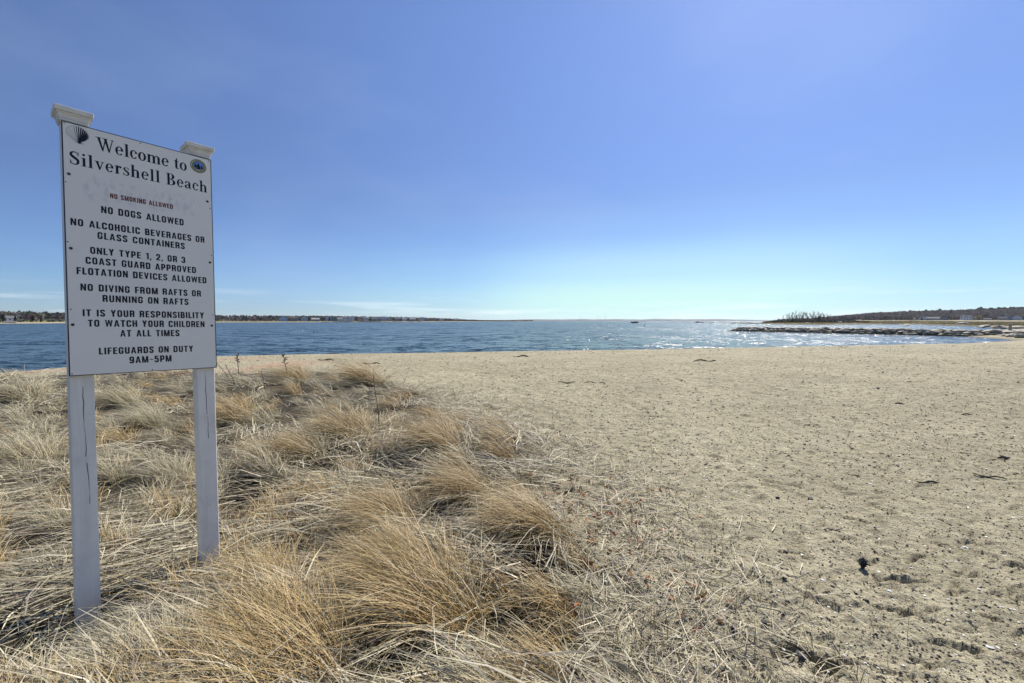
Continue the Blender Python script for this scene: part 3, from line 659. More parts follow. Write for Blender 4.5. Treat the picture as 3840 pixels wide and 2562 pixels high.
# ------------------------------------------------------------------ jetty of quarried stone
def rock_mesh(seed, mat, sub=2):
    import bmesh
    r = random.Random(seed); bm = bmesh.new(); bmesh.ops.create_icosphere(bm, subdivisions=sub, radius=1.0)
    planes = [(Vector((r.gauss(0, 1), r.gauss(0, 1), r.gauss(0, .8))).normalized(), r.uniform(.52, .8)) for _ in range(9)]
    for v in bm.verts:
        for n_, d_ in planes:
            k = v.co.dot(n_) - d_
            if k > 0: v.co -= n_ * k * .95
        v.co += Vector((r.gauss(0, .015), r.gauss(0, .015), r.gauss(0, .015)))
    me = bpy.data.meshes.new('stone'); bm.to_mesh(me); bm.free(); me.materials.append(mat); return me
def rock_mat(name, base, top, algae):
    m, t, p = new_mat(name)
    g = N(t, 'ShaderNodeNewGeometry').outputs['Position']; oi = N(t, 'ShaderNodeObjectInfo')
    c = ramp(t, noise(t, 1.6, 6, .65, g), [(.3, base), (.7, top)])
    c = mixc(t, 1.0, c, ramp(t, oi.outputs['Random'], [(0, (.7, .7, .72)), (.5, (1, .98, .95)), (1, (1.2, 1.15, 1.1))]), 'MULTIPLY')
    s = N(t, 'ShaderNodeSeparateXYZ'); LK(t, g, s.inputs[0])
    zz_ = mth(t, 'ADD', s.outputs[2], mth(t, 'MULTIPLY', noise(t, 1.2, 3, .5, g), -.5))
    low = ramp(t, zz_, [(0.0, (1, 1, 1)), (.22, (0, 0, 0))])
    c = mixc(t, mth(t, 'MULTIPLY', low, .75), c, algae)
    LK(t, c, p.inputs['Base Color']); p.inputs['Roughness'].default_value = .85
    bump(t, p, noise(t, 5, 6, .65, g), .6, .08); return m
M_ROCK = rock_mat('granite_stone', (.33, .295, .235), (.56, .51, .42), (.30, .23, .11))
rocks = [rock_mesh(200 + i, M_ROCK) for i in range(10)]
jr = np.random.default_rng(31)
J0 = np.array((56.0, 109.0)); J1 = np.array((81.0, 62.5)); Ld = np.linalg.norm(J1 - J0); Jd = (J1 - J0) / Ld; Jn = np.array((Jd[1], -Jd[0]))
if Jn @ (-J0) < 0: Jn = -Jn          # towards the camera
jetty = empty('jetty', (J0[0], J0[1], 0), label='long low jetty of piled grey stones reaching from the beach into the water', cat='jetty')
core = MB()
nS = 26
for i in range(nS):
    pass
cv = []; rot = math.atan2(Jd[1], Jd[0])
ns = 0
def put_stone(s, off, z, a, b, c, yaw, tilt):
    o = link('stone', rocks[jr.integers(0, 10)], jetty); p = J0 + Jd * s + Jn * off
    o.location = (p[0] - J0[0], p[1] - J0[1], z); o.rotation_euler = (tilt, jr.normal(0, .12), rot + yaw); o.scale = (a, b, c)
for row, (off, z, pitch_, sz) in enumerate([(1.80, 0.10, 1, .80), (1.42, .45, 1, .78), (.95, .80, 1, .76), (-.15, .88, 1, .82), (-1.25, .66, 1, .82)]):
    s = 1.3 + row * .45 + (0 if row < 3 else 1.0)
    while s < Ld + 4:
        if s < 4: zz = z * (0.35 + .65 * s / 4)
        else: zz = z
        a = sz * jr.uniform(.72, 1.35); put_stone(s, off + jr.normal(0, .12), zz + jr.normal(0, .035), a, sz * jr.uniform(.7, 1.0), sz * jr.uniform(.30, .39), jr.normal(0, .25), jr.normal(-.15 if row < 3 else 0, .13))
        s += a * 1.44; ns += 1
# packed rubble heart so that no light shows through
cm = MB()
prev = None
for i in range(30):
    s = .8 + i * (Ld + 3) / 29; k = min(1, .3 + s / 5)
    ring = [(Jn[0] * o_ + Jd[0] * s, Jn[1] * o_ + Jd[1] * s, zz_ * k if zz_ > 0 else zz_) for o_, zz_ in ((1.6, -.6), (1.2, .12), (.6, .45), (-.6, .52), (-1.9, -.6))]
    b0 = len(cm.v); cm.v += ring
    if i: 
        for j in range(4): cm.f.append((b0 - 5 + j, b0 + j, b0 + j + 1, b0 - 5 + j + 1)); cm.m.append(0)
link('rubble_core', cm.mesh('rubble_core', flat('gap_shade_rubble', (.07, .06, .048), .9)), jetty)  # core painted dark to stand in for shade between the stones
# loose stones near its root and in the shallows
for i, (px, Z, z, a, b, c, lb) in enumerate([(3800, 61, .30, 1.1, .8, .40, 'big weathered stone lying on the sand at the jetty root'), (3828, 58.5, .40, .8, .6, .42, 'rounded stone beside the big one at the right edge'),
        (3778, 63, .25, .9, .6, .35, 'flat slab on the sand below the concrete post'), (2734, 107, .02, 1.3, .7, .18, 'low dark rock awash just left of the jetty tip'),
        (3398, 230, .1, 2.4, 1.4, .9, 'black rounded rock standing in the channel behind the jetty'), (3612, 225, 1.0, 3.6, 2.2, 1.3, 'pale sandy mound on the marsh below the white house'),
        (3760, 92, 1.2, 1.7, 1.1, .45, 'pale flat boulder behind the jetty, left of the concrete post'), (3735, 100, 1.0, 1.5, 1.0, .4, 'pale boulder lower left behind the jetty near its root'), (3812, 88, 1.2, 1.5, 1.1, .4, 'pale boulder behind the jetty, right of the concrete post'),
        (3690, 150, .7, 4.0, 1.5, .7, 'long dark boulder at the marsh edge beyond the jetty'), (3150, 330, 1.3, 2.6, 1.6, .8, 'small pale mound on the marsh right of the bare grove'), (3028, 300, 1.0, 1.7, 1.2, .6, 'small pale rock on the marsh below the bare grove')]):
    o = link('boulder', rocks[i % 10], None, at(px, Z, z=z), label=lb, cat='rock', group='loose boulders around the jetty'); o.scale = (a, b, c); o.rotation_euler = (.1, .05, i * 1.1)
# concrete post on the jetty
cpm = MB(); cpm.box(-.17, .17, -.17, .17, -.5, .80); cpc = MB(); cpc.box(-.21, .21, -.21, .21, .80, .90)
M_CONC = mat_noise('old_concrete', (.24, .21, .16), (.38, .34, .28), 4, .9, .4, .01)
e = empty('concrete_post', at(3788, 71, z=1.22), .5, label='short square concrete post standing on the jetty near the right edge', cat='post')
bevel(link('shaft', cpm.mesh('shaft', M_CONC), e), .02); bevel(link('cap', cpc.mesh('cap', mat_noise('pale_concrete', (.45, .42, .38), (.6, .57, .52), 4, .9, .3)), e), .02)
# nesting pole
np_ = MB(); np_.tube([(0, 0, -1), (0, 0, 4.6)], [.16, .13], 6); pl = MB(); pl.box(-.9, .9, -.6, .6, 4.6, 4.75)
nest = MB()
for i in range(60):
    a = random.uniform(0, 6.28); b_ = a + random.uniform(1.5, 4.5); r1 = random.uniform(.5, .9)
    nest.tube([(r1 * math.cos(a), r1 * math.sin(a), random.uniform(4.76, 5.3)), (r1 * math.cos(b_), r1 * math.sin(b_), random.uniform(4.76, 5.4))], .06, 3)
MW = mat_noise('weathered_pole_wood', (.08, .065, .05), (.15, .12, .10), 3, .9, 0)
e = empty('nesting_pole', at(3358, 420, z=1.3), 0, label='tall thin pole with a nest platform on the marsh before the hill', cat='nest pole')
link('pole', np_.mesh('pole', MW), e); link('platform', pl.mesh('platform', MW), e); link('nest', nest.mesh('nest', MW), e)
# flag staffs / bare poles by the houses
for px, lb in [(3571, 'thin pale pole on the marsh left of the white decked house'), (3443, 'thin pale pole left of the small white gabled house')]:
    q = MB(); q.tube([(0, 0, -1), (0, 0, 9)], [.18, .12], 6); q.tube([(-.16, 0, 9.05), (.16, 0, 9.05)], .14, 6)
    link('utility_pole', q.mesh('utility_pole', flat('pale_pole', (.45, .45, .45))), None, at(px, 720, z=3.0), label=lb, cat='pole')

# timber cribs and buoys in the bay
MT = mat_noise('wet_black_timber', (.018, .016, .014), (.05, .045, .04), 2, .8, .3, .03)
def crib(px, Z, w, d, h, lb, ragged):
    e = empty('timber_crib', at(px, Z, z=0), 0, label=lb, cat='crib'); m = MB(); r = random.Random(px)
    n = int(w / .55)
    for i in range(n):
        x0 = -w / 2 + i * w / n; hh = h * (r.uniform(.78, 1.05) if not (ragged and i > n * .35) else r.uniform(.3, .6))
        for y_ in (0, d):
            o = MB(); o.tube([(0, 0, -1), (0.03, 0, hh)], [.24, .2], 6); 
            link('pile', o.mesh('pile', MT), e, (x0 + .27, y_, 0))
    for zz_ in (h * .35, h * .7):
        if ragged and zz_ > h * .5: continue
        for y_ in (-.27, d + .27): m.box(-w / 2, w / 2, y_ - .12, y_ + .12, zz_ - .15, zz_ + .15)
    m.box(-w / 2 + .1, w / 2 - .1, .2, d - .2, -.5, h * (.72 if not ragged else .3))
    link('waling', m.mesh('waling', MT), e)
crib(2381, 500, 7.6, 4, 1.9, 'dark square timber crib standing alone in the bay', False)
crib(2625, 620, 9.5, 4, 2.0, 'dark broken timber crib at the tip of the thin sand spit', True)
def buoy(px, Z, r, h, col, lb):
    m = MB(); m.tube([(0, 0, -.3), (0, 0, 0), (0, 0, h * .4), (0, 0, h * .55), (0, 0, h)], [r * .7, r, r * .95, r * .35, r * .25], 10)
    link('buoy', m.mesh('buoy', flat('buoy_paint', col, .5), True), None, at(px, Z, z=0), label=lb, cat='buoy')
buoy(1460, 440, .45, 1.5, (.02, .02, .025), 'small black buoy floating off the far bank of houses')
buoy(2417, 210, .30, .7, (.02, .02, .025), 'tiny black float in the bay right of the square crib')
buoy(1176, 95, .10, .45, (.12, .10, .06), 'thin dark marker float on the near bay right of the white one')
buoy(877, 95, .10, .5, (.20, .17, .12), 'thin brown marker float close right of the sign')
buoy(1134, 106, .16, .32, (.80, .80, .78), 'small white float on the dark blue water right of the sign')

# ------------------------------------------------------------------ the sign
SO = Vector((-2.19659772, 2.12876871, 0.97685027 + EYE)); SW, SH = 0.62, 1.24855
U = Vector((0.62527227, 0.78022346, -0.01690961)); K = Vector((-0.02346674, 0.04045534, 0.99890574)); Nf = Vector((0.78005378, -0.62419125, 0.0436049))
# local frame of the sign: x right, y away from the reader, z up; origin on the ground under the left post
MS = Matrix((U, -Nf, K)).transposed().to_4x4()
BASE_T = 2.47
MS.translation = SO - K * BASE_T
def sign_pt(s, t): return (s, 0.0, BASE_T - t)     # board coordinates -> local
def paint_mat(name, c, rough=.45, dirt=.25):
    m, t, p = new_mat(name); g = N(t, 'ShaderNodeTexCoord').outputs['Object']
    st = N(t, 'ShaderNodeMapping'); st.inputs['Scale'].default_value = (26, 26, 1.6); LK(t, g, st.inputs[0])
    a = noise(t, 1, 5, .6, st.outputs[0]); b = noise(t, 5, 6, .65, g)
    cc_ = ramp(t, a, [(.25, tuple(v * .86 for v in c)), (.6, c)])
    cc_ = mixc(t, dirt, cc_, ramp(t, b, [(.28, (.50, .46, .38)), (.5, (1, 1, 1))]), 'MULTIPLY')
    LK(t, cc_, p.inputs['Base Color']); p.inputs['Roughness'].default_value = rough
    bump(t, p, a, .25, .002); return m
M_POST = paint_mat('white_painted_wood', (.87, .825, .735), .5, .3)
M_CAP = paint_mat('weathered_white_cap', (.74, .72, .66), .55, .8)
def face_mat():
    m, t, p = new_mat('sign_face'); g = N(t, 'ShaderNodeTexCoord').outputs['Object']
    c = ramp(t, noise(t, 2.5, 4, .6, g), [(.3, (.84, .795, .705)), (.7, (.89, .845, .755))])
    # smudges where an old line of vinyl was scraped away
    s = N(t, 'ShaderNodeSeparateXYZ'); LK(t, g, s.inputs[0])
    band_ = ramp(t, mth(t, 'SUBTRACT', BASE_T, s.outputs[2]), [(.225, (0,) * 3), (.27, (1,) * 3), (.34, (.9,) * 3), (.385, (0,) * 3)])
    bx = ramp(t, s.outputs[0], [(.05, (0,) * 3), (.09, (1,) * 3), (.52, (1,) * 3), (.57, (0,) * 3)])
    q = N(t, 'ShaderNodeMapping'); q.inputs['Scale'].default_value = (42, 42, 22); LK(t, g, q.inputs[0])
    sm = ramp(t, noise(t, 1, 5, .62, q.outputs[0]), [(.47, (0,) * 3), (.68, (1,) * 3)])
    f_ = mth(t, 'MULTIPLY', mth(t, 'MULTIPLY', band_, bx), sm)
    c = mixc(t, mth(t, 'MULTIPLY', f_, .55), c, (.47, .47, .49))
    st = ramp(t, noise(t, 30, 4, .7, g), [(.66, (0,) * 3), (.74, (1,) * 3)])
    c = mixc(t, mth(t, 'MULTIPLY', mth(t, 'MULTIPLY', st, band_), .8), c, (.12, .12, .14))
    LK(t, c, p.inputs['Base Color']); p.inputs['Roughness'].default_value = .28; return m
M_FACE = face_mat()
M_INK = flat('black_vinyl', (.012, .012, .022), .4); M_RED = flat('dark_red_vinyl', (.16, .018, .015), .4); M_EDGE = flat('black_edge_paint', (.012, .012, .02), .5)
M_GREY = flat('grey_ink', (.16, .16, .18), .5)
sign = empty('beach_sign', (0, 0, 0), label='tall white beach welcome sign with black lettering on two white posts', cat='sign'); sign.matrix_world = MS
# board: dark core, white face, dark edging
th = .016
b = MB(); b.box(.004, SW - .004, .0015, th, BASE_T - SH + .004, BASE_T - .004); link('board', b.mesh('board', M_EDGE), sign)
b = MB(); b.box(.0035, SW - .0035, -.001, .0015, BASE_T - SH + .0035, BASE_T - .0035); link('face', b.mesh('face', M_FACE), sign)
for nm_, a in (('edge_strip', (0, .0035, -.0015, th + .001, BASE_T - SH, BASE_T)), ('edge_strip', (SW - .0035, SW, -.0015, th + .001, BASE_T - SH, BASE_T)),
               ('edge_strip', (.0035, SW - .0035, -.0015, th + .001, BASE_T - .0035, BASE_T)), ('edge_strip', (.0035, SW - .0035, -.0015, th + .001, BASE_T - SH, BASE_T - SH + .0035))):
    b = MB(); b.box(*a); link(nm_, b.mesh('edge_strip', M_EDGE), sign)
# posts with moulded caps
PW = .089
for x0 in (.0005, SW - PW - .006):
    x1 = x0 + PW; y0 = th + .002; y1 = y0 + PW; top = BASE_T + .03
    m = MB(); m.box(x0, x1, y0, y1, -.6, top); p_ = bevel(link('post', m.mesh('post', M_POST), sign), .0035, 2)
    cxp, cyp = (x0 + x1) / 2, (y0 + y1) / 2; c = MB()
    hw = PW / 2
    def slab(name, h0, z0, h1, z1):
        q = MB(); q.frustum(h0, h0, z0, h1, h1, z1, cxp, cyp); bevel(link(name, q.mesh(name, M_CAP), cap), .0012, 1)
    q = MB(); q.frustum(hw + .0065, hw + .0065, top - .022, hw + .0065, hw + .0065, top - .010, cxp, cyp); q.frustum(hw + .0075, hw + .0075, top - .010, hw + .014, hw + .014, top + .012, cxp, cyp)
    q.frustum(hw + .016, hw + .016, top + .012, hw + .018, hw + .018, top + .020, cxp, cyp)
    cap = bevel(link('cap', q.mesh('cap', M_CAP), sign), .0012, 1)
    slab('cap_slab', hw + .024, top + .0205, hw + .026, top + .043); slab('cap_top', hw + .0225, top + .0435, hw - .01, top + .052)
    # drying crack down the face of the post
    r = random.Random(int(x0 * 100)); q = MB(); xs = x0 + PW * (.52 if x0 < .1 else .42); z = BASE_T - SH - .01; z_end = .55 if x0 < .1 else .80
    xx_ = xs; pts = []
    while z > z_end: pts.append((xx_, z)); z -= r.uniform(.015, .05); xx_ += r.gauss(.0012 if x0 < .1 else .0005, .0016)
    for i in range(len(pts) - 1):
        w0 = .0003 + .0013 * abs(math.sin(i * .37)); w1 = .0003 + .0013 * abs(math.sin((i + 1) * .37))
        if r.random() < .1: continue
        (ax, az), (bx_, bz) = pts[i], pts[i + 1]
        q.add([(ax - w0, y0 - .0004, az), (ax + w0, y0 - .0004, az), (bx_ + w1, y0 - .0004, bz), (bx_ - w1, y0 - .0004, bz)], [(0, 1, 2, 3)])
    link('crack', q.mesh('crack', flat('crack_shadow_wood', (.05, .045, .04), .9)), p_)
# screws and bolts
def stud(s, t, r, h=.003, mat=None, name='screw'):
    m = MB(); x, _, z = sign_pt(s, t); n = 12
    v = [(x + r * math.cos(6.2832 * k / n), -.001, z + r * math.sin(6.2832 * k / n)) for k in range(n)] + [(x + .7 * r * math.cos(6.2832 * k / n), -.001 - h, z + .7 * r * math.sin(6.2832 * k / n)) for k in range(n)]
    m.add(v, [(k, (k + 1) % n, n + (k + 1) % n, n + k) for k in range(n)] + [tuple(range(n, 2 * n))]); return link(name, m.mesh(name, mat or M_STUD), sign)
M_STUD = mat_noise('rusty_steel', (.03, .03, .03), (.10, .09, .08), 60, .55, 0)
for s, t in [(.0200, .2547), (.5960, .2553), (.0190, .6200), (.6005, .6180), (.0170, .9960), (.6005, .9955)]: stud(s, t, .0072, .004, name='bolt')
for s, t in [(.0095, .0085), (.2956, .0105), (.6082, .0105), (.0085, .2970), (.6075, .2944), (.0085, .5892), (.6090, .5743), (.0126, .9208), (.6075, .9310), (.0092, 1.2383), (.6118, 1.2392), (.3169, 1.2390)]: stud(s, t, .0030, .0015)

# --- lettering: strokes laid on the face as thin vinyl
INKY = -.0014
class Ink:
    def __init__(s): s.mb = MB(); s.k = 0
    def poly(s, pts):
        y = INKY - .00002 * (s.k % 25); s.k += 1
        s.mb.add([(x, y, z) for x, z in pts], [tuple(range(len(pts)))])
    def ribbon(s, pts, ws, closed=False):
        y = INKY - .00002 * (s.k % 25); s.k += 1; n = len(pts); L_ = []; Rr = []
        for i, (x, z) in enumerate(pts):
            if closed: a = pts[(i - 1) % n]; c = pts[(i + 1) % n]
            else: a = pts[max(i - 1, 0)]; c = pts[min(i + 1, n - 1)]
            d1 = (x - a[0], z - a[1]); d2 = (c[0] - x, c[1] - z)
            def nz(d):
                l = math.hypot(*d); return (d[0] / l, d[1] / l) if l > 1e-9 else None
            e1, e2 = nz(d1), nz(d2); e1 = e1 or e2; e2 = e2 or e1
            tx, tz = e1[0] + e2[0], e1[1] + e2[1]; l = math.hypot(tx, tz) or 1; tx /= l; tz /= l
            nx, nz_ = -tz, tx; cs = max(.35, nx * -e1[1] + nz_ * e1[0]); w = ws[i] / 2 / cs
            L_.append((x + nx * w, z + nz_ * w)); Rr.append((x - nx * w, z - nz_ * w))
        v = [(a, y, b_) for a, b_ in L_] + [(a, y, b_) for a, b_ in Rr]
        m = n if closed else n - 1
        s.mb.add(v, [(i, (i + 1) % n, n + (i + 1) % n, n + i) for i in range(m)])
def rounded(pts, r, closed=False, k=5):
    out = []; n = len(pts)
    for i, p in enumerate(pts):
        if not closed and i in (0, n - 1): out.append(p); continue
        a = pts[(i - 1) % n]; c = pts[(i + 1) % n]
        la = math.hypot(a[0] - p[0], a[1] - p[1]); lc = math.hypot(c[0] - p[0], c[1] - p[1]); ra = min(r, la / 2); rc = min(r, lc / 2)
        A = (p[0] + (a[0] - p[0]) * ra / la, p[1] + (a[1] - p[1]) * ra / la); C_ = (p[0] + (c[0] - p[0]) * rc / lc, p[1] + (c[1] - p[1]) * rc / lc)
        for j in range(k + 1):
            u = j / k; out.append(((1 - u) ** 2 * A[0] + 2 * u * (1 - u) * p[0] + u * u * C_[0], (1 - u) ** 2 * A[1] + 2 * u * (1 - u) * p[1] + u * u * C_[1]))
    return out
S_ = .198; a_ = S_ / 2; W_ = .53; H_ = S_ * .84; h_ = H_ / 2
def bx_(x0, y0, x1, y1): return ('p', [(x0, y0), (x1, y0), (x1, y1), (x0, y1)])
def st_(pts, r=.17, closed=False, w=S_): return ('s', pts, r, closed, w)
SANS = {
 'A': (.58, [('p', [(0, 0), (.175, 0), (.345, 1), (.19, 1)]), ('p', [(.405, 0), (.58, 0), (.39, 1), (.235, 1)]), bx_(.12, .2, .46, .34)]),
 'B': (W_, [bx_(0, 0, S_, 1), st_([(.1, h_), (W_ - a_, h_), (W_ - a_, .5), (.1, .5)], .14), st_([(.1, .5), (W_ - a_ - .02, .5), (W_ - a_ - .02, 1 - h_), (.1, 1 - h_)], .14)]),
 'C': (W_, [st_([(W_ - a_, .35), (W_ - a_, h_), (a_, h_), (a_, 1 - h_), (W_ - a_, 1 - h_), (W_ - a_, .65)])]),
 'D': (W_, [bx_(0, 0, S_, 1), st_([(.1, h_), (W_ - a_, h_), (W_ - a_, 1 - h_), (.1, 1 - h_)])]),
 'E': (.44, [bx_(0, 0, S_, 1), bx_(S_, 0, .44, H_), bx_(S_, .43, .41, .43 + H_), bx_(S_, 1 - H_, .44, 1)]),
 'F': (.43, [bx_(0, 0, S_, 1), bx_(S_, .42, .40, .42 + H_), bx_(S_, 1 - H_, .43, 1)]),
 'G': (W_, [st_([(W_ - a_, .65), (W_ - a_, 1 - h_), (a_, 1 - h_), (a_, h_), (W_ - a_, h_), (W_ - a_, .46), (.30, .46)], .15)]),
 'H': (W_, [bx_(0, 0, S_, 1), bx_(W_ - S_, 0, W_, 1), bx_(S_, .43, W_ - S_, .43 + H_)]),
 'I': (S_, [bx_(0, 0, S_, 1)]),
 'K': (.56, [bx_(0, 0, S_, 1), ('p', [(S_ - .02, .36), (S_ + .12, .30 + .14), (.54, 1), (.35, 1), (S_ - .02, .58)]), ('p', [(.22, .52), (.37, .0), (.57, 0), (.34, .66)])]),
 'L': (.42, [bx_(0, 0, S_, 1), bx_(S_, 0, .42, H_)]),
 'M': (.70, [bx_(0, 0, S_ * .9, 1), bx_(.70 - S_ * .9, 0, .70, 1), ('p', [(.05, 1), (.27, 0), (.40, 0), (.22, 1)]), ('p', [(.65, 1), (.43, 0), (.30, 0), (.48, 1)])]),
 'N': (W_ + .02, [bx_(0, 0, S_ * .9, 1), bx_(W_ + .02 - S_ * .9, 0, W_ + .02, 1), ('p', [(0.02, 1), (.36, 0), (.53, 0), (.19, 1)])]),
 'O': (W_, [st_([(a_, h_), (W_ - a_, h_), (W_ - a_, 1 - h_), (a_, 1 - h_)], .17, True)]),
 'P': (W_ - .01, [bx_(0, 0, S_, 1), st_([(.1, .42), (W_ - a_ - .01, .42), (W_ - a_ - .01, 1 - h_), (.1, 1 - h_)], .15)]),
 'R': (W_, [bx_(0, 0, S_, 1), st_([(.1, .48), (W_ - a_, .48), (W_ - a_, 1 - h_), (.1, 1 - h_)], .14), st_([(.2, .48), (W_ - a_ - .01, .46), (W_ - a_ - .01, 0)], .12)]),
 'S': (.51, [st_([(a_, .30), (a_, h_), (.51 - a_, h_), (.51 - a_, .42), (a_, .60), (a_, 1 - h_), (.51 - a_, 1 - h_), (.51 - a_, .72)], .15)]),
 'T': (.48, [bx_(.24 - a_, 0, .24 + a_, 1 - H_), bx_(0, 1 - H_, .48, 1)]),
 'U': (W_, [st_([(a_, 1), (a_, h_), (W_ - a_, h_), (W_ - a_, 1)])]),
 'V': (.56, [('p', [(0, 1), (.18, 1), (.35, 0), (.20, 0)]), ('p', [(.56, 1), (.38, 1), (.21, 0), (.36, 0)])]),
 'W': (.80, [('p', [(0, 1), (.165, 1), (.29, 0), (.15, 0)]), ('p', [(.48, 1), (.33, 1), (.15, 0), (.28, 0)]), ('p', [(.32, 1), (.47, 1), (.65, 0), (.52, 0)]), ('p', [(.80, 1), (.635, 1), (.51, 0), (.65, 0)])]),
 'Y': (.55, [bx_(.275 - a_, 0, .275 + a_, .46), ('p', [(0, 1), (.19, 1), (.275 + a_, .42), (.275 - a_, .42)]), ('p', [(.55, 1), (.36, 1), (.275 - a_, .42), (.275 + a_, .42)])]),
 '1': (.34, [bx_(.15, 0, .15 + S_, 1), ('p', [(0, .78), (.15, .82), (.2, 1), (.12, .92), (0, .89)])]),
 '2': (.50, [st_([(a_, .66), (a_, 1 - h_), (.50 - a_, 1 - h_), (.50 - a_, .55), (a_, .18), (a_, h_)], .14), bx_(.02, 0, .50, H_)]),
 '3': (.50, [st_([(a_, .70), (a_, 1 - h_), (.49 - a_, 1 - h_), (.49 - a_, .52), (.2, .52)], .14), st_([(.2, .52), (.50 - a_, .52), (.50 - a_, h_), (a_, h_), (a_, .30)], .14)]),
 '5': (.50, [bx_(.02, 1 - H_, .47, 1), bx_(.02, .45, .02 + S_, 1), st_([(.1, .58), (.50 - a_, .60), (.50 - a_, h_), (a_, h_), (a_, .28)], .15)]),
 '9': (.52, [st_([(a_, .44), (.52 - a_, .44), (.52 - a_, 1 - h_), (a_, 1 - h_)], .15, True), st_([(.52 - a_, .7), (.52 - a_, h_), (a_, h_), (a_, .26)], .15)]),
 ',': (.18, [('p', [(.02, -.18), (.09, -.18), (.18, .02), (.18, .17), (.02, .17), (.02, 0)])]),
 '-': (.44, [bx_(.02, .40, .42, .51)]),
 ' ': (.30, []),
}
def smooth(cp, k=7):
    """Catmull-Rom through (x,y,w)"""
    out = []; n = len(cp)
    for i in range(n - 1):
        p0 = cp[max(i - 1, 0)]; p1 = cp[i]; p2 = cp[i + 1]; p3 = cp[min(i + 2, n - 1)]
        for j in range(k):
            u = j / k; out.append(tuple(.5 * ((2 * p1[d]) + (-p0[d] + p2[d]) * u + (2 * p0[d] - 5 * p1[d] + 4 * p2[d] - p3[d]) * u * u + (-p0[d] + 3 * p1[d] - 3 * p2[d] + p3[d]) * u ** 3) for d in range(3)))
    out.append(tuple(cp[-1])); return out
XH = .66; TK = .168; TN = .05; SF = .042
def ring_(cx, cy, rx, ry, irx, iry, a0=0, a1=360, n=36): return ('r', cx, cy, rx, ry, irx, iry, a0, a1, n)
def v_(cp): return ('v', cp)
def serif_(x0, x1, y, dn=False): return bx_(x0, y if not dn else y - SF, x1, y + SF if not dn else y)
def stem_(x, y0, y1): return bx_(x, y0, x + TK, y1)
def dot_(cx, cy, r): return ('r', cx, cy, r, r, 0.0, 0.0, 0, 360, 18)
def arch_(x0, x1):     # from a stem at x0's right edge over to a stem at x1
    return [v_([(x0 + TK - .02, XH - .16, .03), (x0 + TK + .05, XH - .065, .07), (x1 - .01, XH - .055, .10), (x1 + TK * .5 - .01, XH - .13, .135), (x1 + TK * .5, XH - .26, TK)]), bx_(x1, 0, x1 + TK, XH - .24)]
